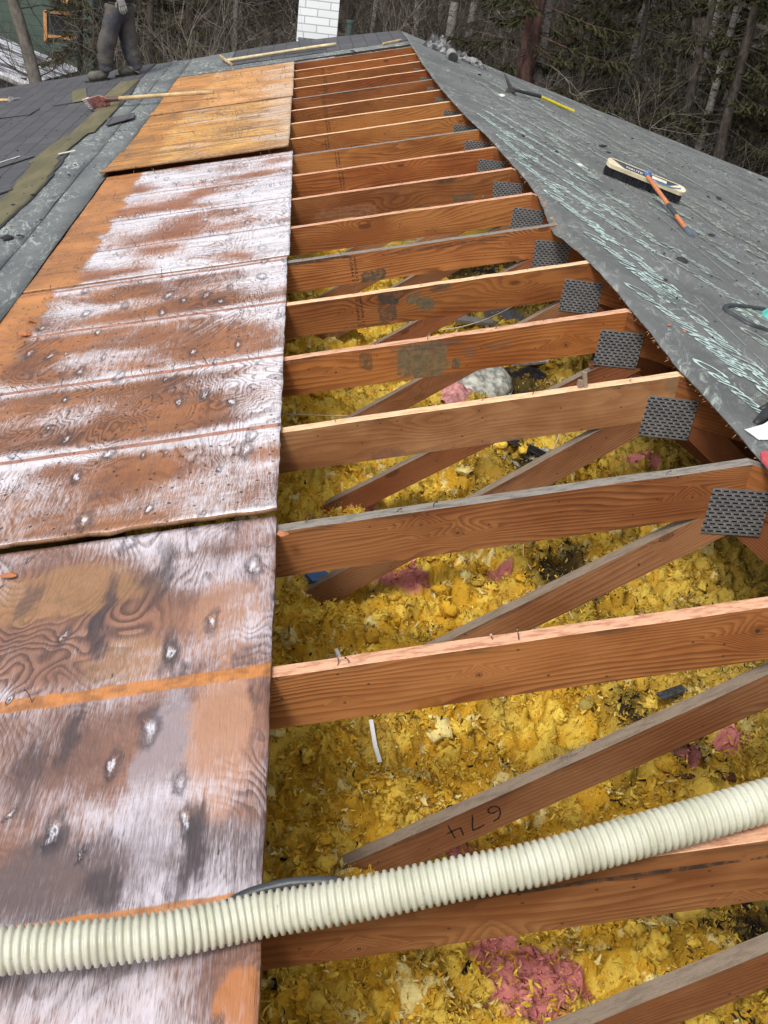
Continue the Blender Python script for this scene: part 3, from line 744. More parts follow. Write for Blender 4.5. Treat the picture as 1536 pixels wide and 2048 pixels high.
def web_mb(x0, z0, x1, z1, wdt=.089):
    pass

def scribble(mb, strokes, org, ax, up, nrm, wdt):
    for st in strokes:
        pts = [org + ax * a + up * b + nrm * .0008 for a, b in st]
        for i in range(len(pts) - 1):
            d = (pts[i + 1] - pts[i]).normalized(); q = d.cross(nrm).normalized() * wdt * .5
            e = d * wdt * .35
            mb.add([pts[i] - q - e, pts[i] + q - e, pts[i + 1] + q + e, pts[i + 1] - q + e], [(0, 1, 2, 3)])
SIX = [[(.75, 1.0), (.45, .95), (.2, .7), (.08, .35), (.15, .08), (.4, 0), (.65, .08), (.7, .3), (.5, .45), (.25, .4)]]
SEVEN = [[(.05, .95), (.4, 1.0), (.75, .98), (.6, .6), (.4, .25), (.3, 0)]]
FOUR = [[(.15, 1.0), (.05, .45), (.4, .42), (.85, .45)], [(.65, .95), (.6, .5), (.55, -.05)]]
M_ink = simple('black_marker', (.012, .011, .012), .6, .3)
M_pencil = simple('faint_marker', (.10, .09, .08), .8, .3)
M_stamp = print_mat('mill_stamp_ink', (.025, .015, .012), (.22, .08, .03), .36, .46)

def make_truss(k):
    y = k * S
    root = empty('roof_truss', (0, y, 0), tlabel[k], 'roof truss', 'roof trusses left bare by the missing decking')
    topm = tops[k]
    o = chord_mb(-1, k).build('top_chord', [face[k], topm], root); o.location = (0, 0, H); o.rotation_euler = (0, -TH, 0)
    o2 = chord_mb(1, k).build('top_chord', [M_right, topm], root); o2.location = (0, 0, H); o2.rotation_euler = (0, TH, 0)
    z0, sl = webline.get(k, (4.20 + random.Random(k).uniform(-.03, .03), .72))
    ang = math.atan(sl); ca, sa = math.cos(ang), math.sin(ang)
    # the web: top line z = z0 - sl*|x|, meets the underside of the chord
    zc = H - CH / TC
    xm = (z0 - zc) / (sl - TT) if z0 > zc else .0
    xm = max(xm, .012)
    for side in (-1, 1):
        mb = MB(); Lw = (1.36 - xm) / ca
        zm = z0 - sl * xm
        # local frame: origin at top meeting point, x runs down the web, z up across it
        wd = .089
        # end cut so that it butts to the chord underside (slope) and to the plumb line
        cutlen = wd / math.tan(ang - TH)
        poly = [(0.0, 0), (Lw, 0), (Lw, -wd), (-0.0 - min(cutlen, xm / ca + wd * sa / ca - .004), -wd)]
        # third corner: where the plumb line under the peak clips the board
        px_, pz_ = -xm / ca * 1.0, None
        n = 24
        top_pts = [(Lw * i / n, random.Random(k * 31 + i).uniform(-.0008, .0008)) for i in range(n + 1)]
        bl = poly[3][0]
        bot_pts = [(bl + (Lw - bl) * i / n, -wd) for i in range(n + 1)]
        vs = []; fs = []; ms = []
        for i in range(n + 1):
            for (xx, zz) in (top_pts[i], bot_pts[i]):
                tk_ = TK - (.001 if side < 0 else .004)
                for yy in (-tk_, tk_): vs.append((xx * (1 if side < 0 else 1), yy, zz))
        # vertex order per station: top-front, top-back, bot-front, bot-back
        for i in range(n):
            a = i * 4; b = a + 4
            fs += [(a, a + 1, b + 1, b), (a + 1, a + 3, b + 3, b + 1), (a + 3, a + 2, b + 2, b + 3), (a + 2, a, b, b + 2)]
            ms += [1, 0, 0, 0]
        fs += [(0, 2, 3, 1), (n * 4, n * 4 + 1, n * 4 + 3, n * 4 + 2)]; ms += [0, 0]
        mb.v = vs; mb.f = fs; mb.m = ms
        wm = M_web[1] if (k in (3,) or side > 0 or k == 5) else M_web[0]
        ob = mb.build('web', [wm, M_webtop], root)
        ob.location = (side * xm, 0, zm)
        # local +x must point down-outwards
        if side > 0: ob.rotation_euler = (0, ang, 0)
        else: ob.matrix_local = Matrix(((-ca, 0, -sa * -1 * -1, -xm), (0, 1, 0, 0), (-sa, 0, ca, zm), (0, 0, 0, 1)))
    mb = MB(); mb.box((0, 0, 3.12), 4.2, TK, .045)
    mb.build('bottom_chord', M_web[0], root)
    # toothed plate on the near face
    mb = MB(); mb.box((0, 0, 0), .081, .0012, .0675)
    pl = mb.build('connector_plate', M_plate, root)
    pl.location = (-.004, -TK - .0014, 4.158); pl.rotation_euler = (0, R(random.Random(k + 50).uniform(-1, 2)), 0)
    mb = MB(); mb.box((0, 0, 0), .081, .0012, .0675)
    pl = mb.build('connector_plate', M_plate, root); pl.location = (-.004, TK + .0014, 4.158)
    return root
trusses = {k: make_truss(k) for k in range(-2, 18)}

# handwriting on truss 0's web, upside down, once on the face and once faint on the upper edge
def handwriting():
    ang = math.atan(.708); ax = Vector((math.cos(ang), 0, math.sin(ang))); up = Vector((-math.sin(ang), 0, math.cos(ang)))
    nrm = Vector((0, -1, 0)); y = -TK + .001
    mb = MB(); sz = .043
    for ch, (u, v) in ((FOUR, (905, 1688)), (SEVEN, (946, 1660)), (SIX, (985, 1652))):
        c = TP(y, u, v); c.z = 4.176 - .710 * abs(c.x) - .050
        # rotated 180 degrees
        org = c + ax * sz * .4 + up * sz * .5
        scribble(mb, ch, org, -ax * sz, -up * sz, nrm, .0036)
    o = mb.build('handwritten_number', M_ink); under(trusses[0], o)
    mb = MB(); n2 = up
    zt = lambda x: 4.153 - .708 * abs(x)
    for ch, (u, v) in ((FOUR, (1128, 1516)), (SEVEN, (1146, 1503)), (SIX, (1166, 1492))):
        p = onplane(u, v, (0, 0, 4.176), (-.710, 0, 1))
        back = Vector((0, 1, 0)); s2 = .026
        scribble(mb, ch, p + ax * s2 * .4 + back * s2 * .5, -ax * s2, -back * s2, up, .0014)
    o = mb.build('handwritten_number', M_pencil); under(trusses[0], o)
handwriting()

# mill stamps: two close columns of small characters running across the chord
def stamp(k, u, v_top):
    x, z = px_local(k, u, v_top)
    vs_all = MB(); rr = random.Random(k)
    line1, line2 = 'WWPA 12', 'S-GRN 2'
    for j, body in enumerate((line1, line2)):
        vs, fs = on_slope_text('t', body, 0, 0, .017, None, None, 0., 1.0)
        mxa = max(a for a, b in vs)
        sc = .118 / mxa
        vs_all.add([(x + j * -.0175 + b, -TK - .0006, -.012 - a * sc) for a, b in vs], fs)
    o = vs_all.build('mill_stamp', M_stamp, trusses[k]); o.location = (0, 0, H); o.rotation_euler = (0, -TH, 0)
for k, u, v in ((4, 716, 585), (5, 705, 508), (9, 676, 318), (8, 683, 348), (10, 653, 272), (11, 656, 245), (12, 652, 222), (13, 648, 200), (14, 650, 170), (15, 650, 155), (16, 645, 138)):
    stamp(k, u, v)

# bent nails along the top edges (children of their truss)
def nail_mesh():
    mb = MB(); mb.tube([(0, 0, -.006), (0, 0, .008), (.003, .001, .016), (.009, .002, .021)], [.0016, .0016, .0015, .0014], 5)
    mb.tube([(0.0088, .002, .0205), (.0105, .0022, .0222)], .0035, 6)
    return mb.build('nail', M_nail)
nail0 = nail_mesh()
COL.objects.unlink(nail0); nail_me = nail0.data
def put_nail(parent, loc, rz, tilt, sc=1.0):
    o = bpy.data.objects.new('nail', nail_me); COL.objects.link(o); o.parent = parent; o.location = loc
    sc *= .75; o.rotation_euler = (tilt, 0, rz); o.scale = (sc, sc, sc)
rr = random.Random(5)
for k in range(0, 10):
    for i in range(4 if k < 6 else 2):
        x = -rr.uniform(.08, 1.15)
        put_nail(trusses[k], (x, rr.uniform(-.01, .01), H + x * TT), rr.uniform(0, 6), rr.uniform(-.6, .6), rr.uniform(.8, 1.2))

# ------------------------------------------------------------------ plywood sheets on the left slope
def sheet(name_label, y0, y1, xr, mat, lift_near=0., lift_far=0., seed=0, nails=10, width=1.232, jag=0., yoff=0.):
    """local x across the slope from the lower edge, local y along the ridge"""
    root = empty('plywood_sheet', Lx(xr - width * TC, y0), name_label, 'plywood sheet', 'plywood sheets still nailed to the trusses')
    nx, ny = 62, 130; Ln = y1 - y0
    U, V = np.meshgrid(np.linspace(0, width, nx), np.linspace(0, Ln, ny))
    Y0 = V + np.where(V < .001, (fbm(U * 14., U * 0 + seed, 4, 70 + seed) - .5) * jag, 0) * 1.
    X0 = U + np.where(U > width - .001, (fbm(V * 22., V * 0 + seed, 3, 90 + seed) - .5) * .006, 0)
    Z0 = (fbm(U * 3.1, V * 3.1, 3, 10 + seed) - .5) * .005 + .0125
    # the sheet dips between the rafters
    ph = np.abs(((V + y0) / S + .5) % 1 - .5) * 2
    Z0 = Z0 - .003 * np.sin(ph * np.pi * .5) * (np.sin(U * 5 + seed) * .3 + .7)
    Z0 += lift_near * np.exp(-V / .35) + lift_far * np.exp(-(Ln - V) / .35)
    top = np.stack([X0, Y0, Z0], -1).reshape(-1, 3); bot = top.copy(); bot[:, 2] -= .0122
    n = nx * ny; i = (np.arange(ny - 1)[:, None] * nx + np.arange(nx - 1)[None, :]).ravel()
    q = np.stack([i, i + 1, i + nx + 1, i + nx], -1)
    a = np.arange(ny - 1) * nx; b = a + nx - 1; c = np.arange(nx - 1); d = c + (ny - 1) * nx
    side = np.concatenate([np.stack([a, a + nx, a + nx + n, a + n], -1), np.stack([b, b + n, b + nx + n, b + nx], -1),
                           np.stack([c, c + n, c + 1 + n, c + 1], -1), np.stack([d, d + 1, d + 1 + n, d + n], -1)])
    Q = np.concatenate([q, q[:, ::-1] + n, side])
    o = np_obj('panel', np.concatenate([top, bot]), Q, [mat, M_edge], root)
    mi = np.zeros(len(Q), dtype=np.int32); mi[len(q):] = 1; o.data.polygons.foreach_set('material_index', mi)
    o.rotation_euler = (0, -TH, 0)
    r2 = random.Random(seed)
    holder = o
    nails = int(nails * 1.2)
    for _ in range(nails):
        ku = round(r2.uniform(0, 3)); yy = (math.ceil(y0 / S) + ku) * S - y0 + r2.uniform(-.02, .02); xx = r2.uniform(.08, width - .05)
        if not 0.02 < yy < Ln - .02: continue
        nl = bpy.data.objects.new('nail', nail_me); COL.objects.link(nl); nl.parent = holder
        nl.location = (xx, yy, .0135); nl.rotation_euler = (r2.uniform(-.5, .5), r2.uniform(-.3, .3), r2.uniform(0, 6)); s_ = r2.uniform(.45, .8); nl.scale = (s_, s_, s_ * 2.2)
    return root
LILAC = (.68, .64, .70)
def shl(u, v, ru, rv, *rest):
    """photo pixel and radii -> local place on the nearest sheet"""
    def loc(a, b): p = LP(a, b); return (p.x + 1.203) / TC + 1.232, p.y + 1.80
    x, y = loc(u, v); x2, _ = loc(u + ru, v); _, y2 = loc(u, v + rv)
    return (x, y, abs(x2 - x), abs(y2 - y)) + rest
GP = (.12, .095, .10); GO = (.38, .21, .09); OR = (.48, .19, .07)
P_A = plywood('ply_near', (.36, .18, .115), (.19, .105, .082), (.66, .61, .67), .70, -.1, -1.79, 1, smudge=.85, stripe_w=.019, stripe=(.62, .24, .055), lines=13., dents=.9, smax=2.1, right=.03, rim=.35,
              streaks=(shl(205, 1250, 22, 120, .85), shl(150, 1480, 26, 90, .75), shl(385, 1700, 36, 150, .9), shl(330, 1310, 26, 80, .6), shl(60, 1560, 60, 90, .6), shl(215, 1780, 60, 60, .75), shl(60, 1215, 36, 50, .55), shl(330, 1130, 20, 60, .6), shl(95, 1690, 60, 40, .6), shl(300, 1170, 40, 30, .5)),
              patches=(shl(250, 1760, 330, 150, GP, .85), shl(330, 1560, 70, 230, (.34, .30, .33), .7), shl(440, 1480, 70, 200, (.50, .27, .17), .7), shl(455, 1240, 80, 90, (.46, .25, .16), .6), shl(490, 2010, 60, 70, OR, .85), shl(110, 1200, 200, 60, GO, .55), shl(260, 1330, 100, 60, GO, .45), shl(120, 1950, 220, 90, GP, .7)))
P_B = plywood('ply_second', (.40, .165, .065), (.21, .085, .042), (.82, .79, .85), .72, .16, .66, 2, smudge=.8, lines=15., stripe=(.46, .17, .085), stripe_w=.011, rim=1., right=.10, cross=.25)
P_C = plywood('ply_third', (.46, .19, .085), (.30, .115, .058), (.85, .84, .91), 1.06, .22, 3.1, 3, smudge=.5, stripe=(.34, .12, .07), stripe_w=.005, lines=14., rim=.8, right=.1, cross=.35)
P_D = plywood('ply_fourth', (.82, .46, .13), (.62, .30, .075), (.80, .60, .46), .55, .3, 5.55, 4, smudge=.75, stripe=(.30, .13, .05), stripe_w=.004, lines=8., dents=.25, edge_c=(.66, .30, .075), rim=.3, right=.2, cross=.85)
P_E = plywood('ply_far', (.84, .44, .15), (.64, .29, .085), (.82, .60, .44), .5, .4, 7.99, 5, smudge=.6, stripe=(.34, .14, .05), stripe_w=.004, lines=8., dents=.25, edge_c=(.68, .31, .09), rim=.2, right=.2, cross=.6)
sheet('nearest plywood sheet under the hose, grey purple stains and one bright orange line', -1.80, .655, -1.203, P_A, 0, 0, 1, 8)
sheet('second plywood sheet, brown swirling grain and white lines of painted sheen, broken lower edge overlapping the nearest', .66, 3.095, -1.201, P_B, .022, 0, 2, 26, jag=.03)
sheet('middle plywood sheet with a painted white sheen and thin red lines, below the raised sheet', 3.10, 5.60, -1.192, P_C, .004, 0, 3, 26)
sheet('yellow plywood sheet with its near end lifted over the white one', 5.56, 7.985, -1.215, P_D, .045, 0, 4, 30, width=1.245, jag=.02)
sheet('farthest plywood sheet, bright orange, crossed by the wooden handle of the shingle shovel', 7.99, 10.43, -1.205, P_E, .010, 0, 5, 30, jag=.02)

# ------------------------------------------------------------------ attic insulation
IZ = 3.385
def ins_h(x, y):
    h = IZ + (fbm(x * 1.6, y * 1.6, 3, 101) - .5) * .09
    wx = x + (vnoise(x * 9, y * 9, 117) - .5) * .10; wy = y + (vnoise(x * 9, y * 9, 118) - .5) * .10
    h = h + (fbm(wx * 7, wy * 7, 3, 111) - .5) * .13
    for f, a, sd in ((13, .060, 120), (27, .042, 121), (55, .018, 123), (110, .007, 124)):
        h = h + (.5 - np.abs(vnoise(wx * f, wy * f, sd) * 2 - 1)) * a
    h = h + .055 * np.clip((-x - .75) / .35, 0, 1) - .03 * np.exp(-((x + .95) / .12) ** 2 - ((y + .02) / .10) ** 2) - .03 * np.clip(x - .2, 0, 1)
    return h
def soot(x, y):
    n = fbm(x * 3.5, y * 3.5, 4, 131)
    line = np.interp(y, [-1.5, -.6, 0, .6, 1.3, 1.9, 2.6, 3.4, 4.2, 5.2], [.25, .0, -.05, .0, -.12, -.16, -.02, -.06, -.05, .2])
    d = np.abs(x - line) / np.interp(y, [-1, .3, .8, 1.5, 2.5, 4.0, 5], [.16, .17, .15, .13, .12, .35, .5])
    return np.clip((1.45 - d) * 1.1, 0, 1) * np.clip((n - .36) * 5, 0, 1)
pinks = [(HP(3.40, 812, 1165), .10, .055), (HP(3.40, 720, 1020), .09, .06), (HP(3.40, 655, 955), .05, .03), (HP(3.40, 855, 930), .05, .05), (HP(3.4, 1060, 1960), .12, .17),
         (HP(3.40, 940, 1700), .16, .035), (HP(3.4, 1450, 1490), .05, .05), (HP(3.4, 985, 1940), .05, .1), (HP(3.4, 690, 1150), .03, .02), (HP(3.4, 1290, 930), .09, .05), (HP(3.4, 915, 785), .08, .1), (HP(3.4, 1000, 1140), .05, .04), (HP(3.4, 1365, 1540), .04, .03), (HP(3.4, 700, 1700), .0, .0)]
def pinkness(x, y):
    r = 0 * x
    for c, rx, ry in pinks:
        if rx <= 0: continue
        d = np.sqrt(((x - c.x) / rx) ** 2 + ((y - c.y) / ry) ** 2) + (fbm(x * 14, y * 14, 3, 141) - .5) * 1.1
        r = np.maximum(r, np.clip((1.05 - d) * 5, 0, 1))
    return r
def ins_col(x, y, rnd):
    """colour of the loose fill: bright yellow on the left, dirtier olive on the right, black grit, pink batts"""
    br = np.array([.90, .63, .10]); och = np.array([.74, .43, .04]); cream = np.array([.95, .80, .34]); oliv = np.array([.42, .32, .085])
    t = rnd[:, None]
    c = np.where(t < .45, br, np.where(t < .7, och, np.where(t < .86, cream, oliv)))
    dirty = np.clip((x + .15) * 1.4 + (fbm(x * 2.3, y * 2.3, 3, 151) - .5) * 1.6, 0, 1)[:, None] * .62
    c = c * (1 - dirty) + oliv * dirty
    g = np.clip((fbm(x * 6, y * 6, 3, 161) - .55) * 5, 0, 1)[:, None] * .35
    c = c * (1 - g) + np.array([.30, .25, .09]) * g
    return c
def insulation():
    nx, ny = 400, 720
    X, Y = np.meshgrid(np.linspace(-1.7, 1.75, nx), -1.5 + 7.3 * np.linspace(0, 1, ny) ** 1.35)
    Z = ins_h(X, Y)
    xf, yf = X.ravel(), Y.ravel()
    c = ins_col(xf, yf, fbm(xf * 16, yf * 16, 3, 125) * .95) * .84  # bed colour dimmed to paint shade into the crevices between tufts
    cav = (fbm(xf * 19, yf * 19, 2, 122))[:, None]
    p = pinkness(xf, yf)[:, None]; c = c * (1 - p) + (np.array([.60, .22, .20]) * (.7 + .7 * fbm(xf * 20, yf * 20, 4, 144)[:, None])) * p
    s_ = soot(xf, yf)[:, None]; c = c * (1 - .9 * s_) + np.array([.022, .018, .014]) * .9 * s_
    Zp = Z - pinkness(X.ravel(), Y.ravel()).reshape(Z.shape) * .0
    M_ins = tint_mat('fibre_insulation')
    jx = (fbm(X * 38, Y * 38, 2, 181) - .5) * .03; jy = (fbm(X * 38, Y * 38, 2, 182) - .5) * .03
    o = grid_obj('loose_insulation', X + jx, Y + jy, Zp, M_ins, col=c)
    tag(o, 'loose yellow glass wool insulation covering the attic floor', 'insulation', kind='stuff')
    # coarse bed further off
    X2, Y2 = np.meshgrid(np.linspace(-4.2, 4.2, 120), np.linspace(-3.4, 11.2, 200))
    Z2 = IZ - .09 + (fbm(X2 * 3, Y2 * 3, 4, 171) - .5) * .12
    Z2 = np.minimum(Z2, H - np.abs(X2) * TT - .2)
    x2, y2 = X2.ravel(), Y2.ravel()
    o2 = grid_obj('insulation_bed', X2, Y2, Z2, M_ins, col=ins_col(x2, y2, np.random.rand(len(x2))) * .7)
    tag(o2, 'flat yellow insulation under the closed parts of the roof', 'insulation', kind='stuff')
    # loose clumps: ragged lumps torn from batts
    K = 3000; a_, b_ = 9, 7
    yk = -1.7 + 6.6 * np.random.rand(K) ** 1.25; xk = -1.55 + 2.9 * np.random.rand(K) ** 1.35
    cl = fbm(xk * 4 + 9, yk * 4, 3, 211); kp = (cl > .40) & (pinkness(xk, yk) < .4) & (soot(xk, yk) < .5); xk, yk = xk[kp], yk[kp]; K = len(xk)
    rk = (.010 + .026 * np.random.rand(K) ** 1.6)
    th = np.linspace(0, 2 * np.pi, a_, endpoint=False)[None, None, :]; ph = np.linspace(.12, np.pi - .12, b_)[None, :, None]
    sx, sy, sz_ = np.cos(th) * np.sin(ph), np.sin(th) * np.sin(ph), np.cos(ph) + 0 * th
    Dr = 1 + np.random.uniform(-.38, .38, (K, b_, a_)); st = np.random.uniform(.7, 1.35, (K, 3))
    Pk = np.stack([sx * Dr * st[:, 0, None, None], sy * Dr * st[:, 1, None, None], sz_ * Dr * st[:, 2, None, None] * .75], -1) * rk[:, None, None, None]
    ct = np.stack([xk, yk, ins_h(xk, yk) + rk * .25], -1); Pk = Pk + ct[:, None, None, :]
    ii = np.arange(K)[:, None, None] * (a_ * b_) + np.arange(b_ - 1)[None, :, None] * a_; jj = np.arange(a_)[None, None, :]; j2 = (jj + 1) % a_
    Qk = np.stack([ii + jj, ii + j2, ii + a_ + j2, ii + a_ + jj], -1).reshape(-1, 4)
    ck = ins_col(xk, yk, np.random.rand(K) * .9) * np.random.uniform(.85, 1.05, (K, 1))
    ok = np_obj('insulation_clumps', Pk.reshape(-1, 3), Qk, tint_mat('fibre_clumps'), smooth=True, col=np.clip(np.repeat(ck, a_ * b_, axis=0), 0, .95))
    tag(ok, 'torn yellow lumps heaped on the loose insulation', 'insulation', kind='stuff')
    # tufts and flakes
    N = 330000
    u = np.random.rand(N) ** 1.5
    y = -1.75 + u * 7.2; x = -1.62 + np.random.rand(N) * 3.2
    near = np.clip(1.25 - (y + 1.5) / 8, .5, 1.25)
    sz = (.0042 + .0095 * np.random.rand(N) ** 1.8) * near
    dn = fbm(x * 9 + 3, y * 9, 3, 191)
    sz = sz * (.8 + .65 * np.clip((dn - .3) * 2.5, 0, 1))
    pk = pinkness(x, y); so = soot(x, y)
    keep = ~((pk > .5) & (np.random.rand(N) < .35))
    x, y, sz, so, pk = x[keep], y[keep], sz[keep], so[keep], pk[keep]; N = len(x)
    z = ins_h(x, y) + sz * .3 + np.random.rand(N) ** 2 * .012
    nk = 26 * K; wk = np.random.randint(0, K, nk)            # part of them stick to the clumps
    nk = min(nk, N // 3); wk = wk[:nk]; dk_ = np.random.normal(size=(nk, 3)); dk_ /= np.linalg.norm(dk_, axis=1)[:, None]; dk_[:, 2] = np.abs(dk_[:, 2]) * .8
    pick = np.random.permutation(N)[:nk]; pk[pick] = 0
    x[pick] = xk[wk] + dk_[:, 0] * rk[wk]; y[pick] = yk[wk] + dk_[:, 1] * rk[wk]; z[pick] = ct[wk, 2] + dk_[:, 2] * rk[wk]; so[pick] = soot(x[pick], y[pick])
    # a flake is a curled strip: 4 x 2 points
    a = np.linspace(-1, 1, 4)
    base = np.zeros((N, 4, 2, 3))
    curl = np.random.uniform(-1.3, 1.3, (N, 1)); wd = np.random.uniform(.05, .36, (N, 1, 1))
    base[:, :, :, 0] = (a[None, :] * (1 - .15 * np.abs(curl)))[:, :, None]
    tp = np.array([.35, 1., .9, .3])[None, :, None]
    base[:, :, :, 1] = np.array([-1, 1])[None, None, :] * wd * tp + np.random.uniform(-.2, .2, (N, 4, 1))
    base[:, :, :, 2] = (curl * a[None, :] ** 2)[:, :, None] + np.random.uniform(-.35, .35, (N, 4, 2))
    base *= sz[:, None, None, None]
    q = np.random.normal(size=(N, 4)) * np.array([1, .9, .9, 1.0]); q /= np.linalg.norm(q, axis=1)[:, None]
    w_, i_, j_, k_ = q.T
    Rm = np.stack([1 - 2 * (j_ * j_ + k_ * k_), 2 * (i_ * j_ - k_ * w_), 2 * (i_ * k_ + j_ * w_),
                   2 * (i_ * j_ + k_ * w_), 1 - 2 * (i_ * i_ + k_ * k_), 2 * (j_ * k_ - i_ * w_),
                   2 * (i_ * k_ - j_ * w_), 2 * (j_ * k_ + i_ * w_), 1 - 2 * (i_ * i_ + j_ * j_)], -1).reshape(N, 3, 3)
    P = np.einsum('nij,nabj->nabi', Rm, base) + np.stack([x, y, z], -1)[:, None, None, :]
    co = P.reshape(-1, 3)
    idx = np.arange(N)[:, None] * 8
    Q = np.concatenate([idx + np.array([[2 * s_, 2 * s_ + 1, 2 * s_ + 3, 2 * s_ + 2]]) for s_ in range(3)], 0)
    rnd = np.random.rand(N)
    c = ins_col(x, y, rnd * .45 + .55 * fbm(x * 16, y * 16, 3, 125)) * np.random.uniform(.78, 1.1, (N, 1))
    isb = (np.random.rand(N) < so * .78) | (np.random.rand(N) < .02 + .05 * np.clip(x + .3, 0, 1))
    c[isb] = np.array([.025, .02, .016]) * np.random.uniform(.6, 2.2, (isb.sum(), 1))
    ispk = (pk > .25) & (np.random.rand(N) < .75); c[ispk] = np.array([.66, .25, .22]) * np.random.uniform(.7, 1.2, (ispk.sum(), 1))
    c = np.clip(c, 0, .9)
    o3 = np_obj('insulation_tufts', co, Q, tint_mat('fibre_tufts'), smooth=True, col=np.repeat(c, 8, axis=0))
    tag(o3, 'ragged yellow tufts and flakes on top of the insulation', 'insulation', kind='stuff')
insulation()

# ------------------------------------------------------------------ things lying in the attic
def fz(x, y): return float(ins_h(np.array(x), np.array(y)))
def crumple(name, c, rx, ry, amp, mat, label, cat, seed, n=34, rotz=0., fr=14., base=.0, group=None, dome=0.):
    U, V = np.meshgrid(np.linspace(-1, 1, n), np.linspace(-1, 1, n))
    rad = np.sqrt(U * U + V * V); ang = np.arctan2(V, U)
    out = .75 + .35 * vnoise(np.cos(ang) * 2 + 5, np.sin(ang) * 2 + 5, seed)
    X = U * rx * out; Y = V * ry * out
    cr, sr = math.cos(rotz), math.sin(rotz)
    Xw = X * cr - Y * sr; Yw = X * sr + Y * cr
    nz = np.abs(fbm(Xw * fr, Yw * fr, 4, seed) - .5) * 2
    Z = nz * amp + dome * np.clip(1 - rad ** 2, 0, 1)
    Z = Z - np.clip(rad - .75, 0, 1) * amp * .8
    Z += base
    top = np.stack([Xw, Yw, Z], -1).reshape(-1, 3); bot = top.copy(); bot[:, 2] -= .003
    m = n * n; i = (np.arange(n - 1)[:, None] * n + np.arange(n - 1)[None, :]).ravel()
    keep = (rad.ravel()[i] < 1.22)
    i = i[keep]
    q = np.stack([i, i + 1, i + n + 1, i + n], -1)
    o = np_obj(name, np.concatenate([top, bot]), np.concatenate([q, q[:, ::-1] + m]), mat, None, True)
    o.location = c; tag(o, label, cat, group); return o
M_black = simple('black_plastic', (.022, .023, .025), .38, .4, 30, bump=.4)
M_foam = simple('dirty_white_foam', (.66, .67, .64), .8, .35, 40, bump=.6)
M_grit = simple('gritty_asphalt_scrap', (.055, .055, .06), .9, .6, 90, bump=.8)
M_white = simple('white_plastic', (.78, .79, .80), .4, .06, 10)
M_pinkb = simple('pink_glass_wool', (.52, .24, .23), .95, .4, 40, bump=.9)
def P(u, v, z=3.42): return HP(z, u, v)
c = P(955, 605); crumple('shingle_scrap', (c.x, c.y, 3.40), .34, .42, .05, M_grit, 'large grey gritty shingle scrap fallen on the insulation below the stained truss', 'shingle scrap', 201, fr=6.)
c = P(1040, 560); crumple('plastic_sheet', (c.x, c.y + .1, 3.41), .30, .45, .06, M_black, 'black crumpled plastic sheet deep in the attic behind the grey shingle scrap', 'plastic sheet', 203, fr=7.)
# light flashing strip
def strip_thing(name, pts, wd, th, mat, label, cat, group=None):
    mb = MB(); pts = [Vector(p) for p in pts]
    for i in range(len(pts) - 1):
        d = pts[i + 1] - pts[i]; L = d.length; d.normalize(); s = d.cross(Vector((0, 0, 1))).normalized(); u_ = s.cross(d).normalized()
        r = Matrix((d, s, u_)).transposed(); mb.box((pts[i] + pts[i + 1]) / 2, L / 2 + .001, wd / 2, th / 2, 0, r)
    o = mb.build(name, mat, bevel=min(th, wd) * .2); c = pts[0]
    me = o.data
    for v in me.vertices: v.co -= c
    o.location = c; return tag(o, label, cat, group)
strip_thing('flashing_strip', [P(905, 637, 3.47), P(985, 645, 3.45)], .075, .02, simple('grey_metal', (.36, .37, .38), .5, .1, 10, .3), 'pale grey folded flashing lying on the gritty shingle scrap', 'flashing')
strip_thing('plastic_board', [P(1022, 727, 3.44), P(1096, 720, 3.45)], .055, .018, M_foam, 'short whitish strip seen under the truss with the olive patch, right of the round duct', 'plastic strip')
c = P(1050, 752); crumple('plastic_sheet', (c.x, c.y, 3.43), .13, .10, .03, M_black, 'small flat black plastic piece between the round duct and the sloping web', 'plastic sheet', 207, fr=5.)
# round duct cap
def duct():
    c = P(965, 760, 3.44); mb = MB(); n = 28; prof = [(.155, 0), (.15, .03), (.12, .05), (.085, .055), (.07, .045)]
    vs = [(r * math.cos(2 * math.pi * k / n), r * math.sin(2 * math.pi * k / n), z) for r, z in prof for k in range(n)] + [(0, 0, .04)]
    fs = [(j * n + k, j * n + (k + 1) % n, (j + 1) * n + (k + 1) % n, (j + 1) * n + k) for j in range(len(prof) - 1) for k in range(n)]
    fs += [((len(prof) - 1) * n + k, (len(prof) - 1) * n + (k + 1) % n, len(prof) * n) for k in range(n)]
    mb.add(vs, fs); mb.tube([(.158 * math.cos(a), .158 * math.sin(a), .004) for a in [2 * math.pi * k / 40 for k in range(41)]], .006, 6, cap=False)
    o = mb.build('vent_duct', simple('dirty_white_duct', (.42, .43, .38), .55, .6, 25, bump=.5), smooth=True); o.location = c; o.rotation_euler = (.3, .15, 0)
    tag(o, 'round dirty white duct cover half buried in insulation under the olive patched truss', 'duct')
duct()
c = P(915, 790); crumple('insulation_piece', (c.x, c.y, 3.42), .10, .12, .05, M_pinkb, 'pink glass wool piece left of the round white duct', 'insulation piece', 209, fr=12., dome=.03)
c = P(1000, 925); crumple('foam_piece', (c.x, c.y, 3.42), .085, .085, .04, M_foam, 'torn white foam piece speckled with black grit beside the sloping web', 'foam', 211, dome=.02)
c = P(1075, 905); crumple('foam_piece', (c.x, c.y, 3.40), .10, .12, .04, simple('speckled_foam', (.30, .30, .25), .9, .9, 70, bump=.8), 'greyish grit covered foam right of the white foam piece', 'foam', 213, dome=.01, fr=20)
c = P(943, 905); crumple('plastic_bag', (c.x, c.y, 3.43), .06, .07, .05, simple('cloudy_plastic', (.55, .53, .42), .3, .3, 20), 'small cloudy plastic bag under the plain brown truss', 'plastic bag', 215, dome=.04)
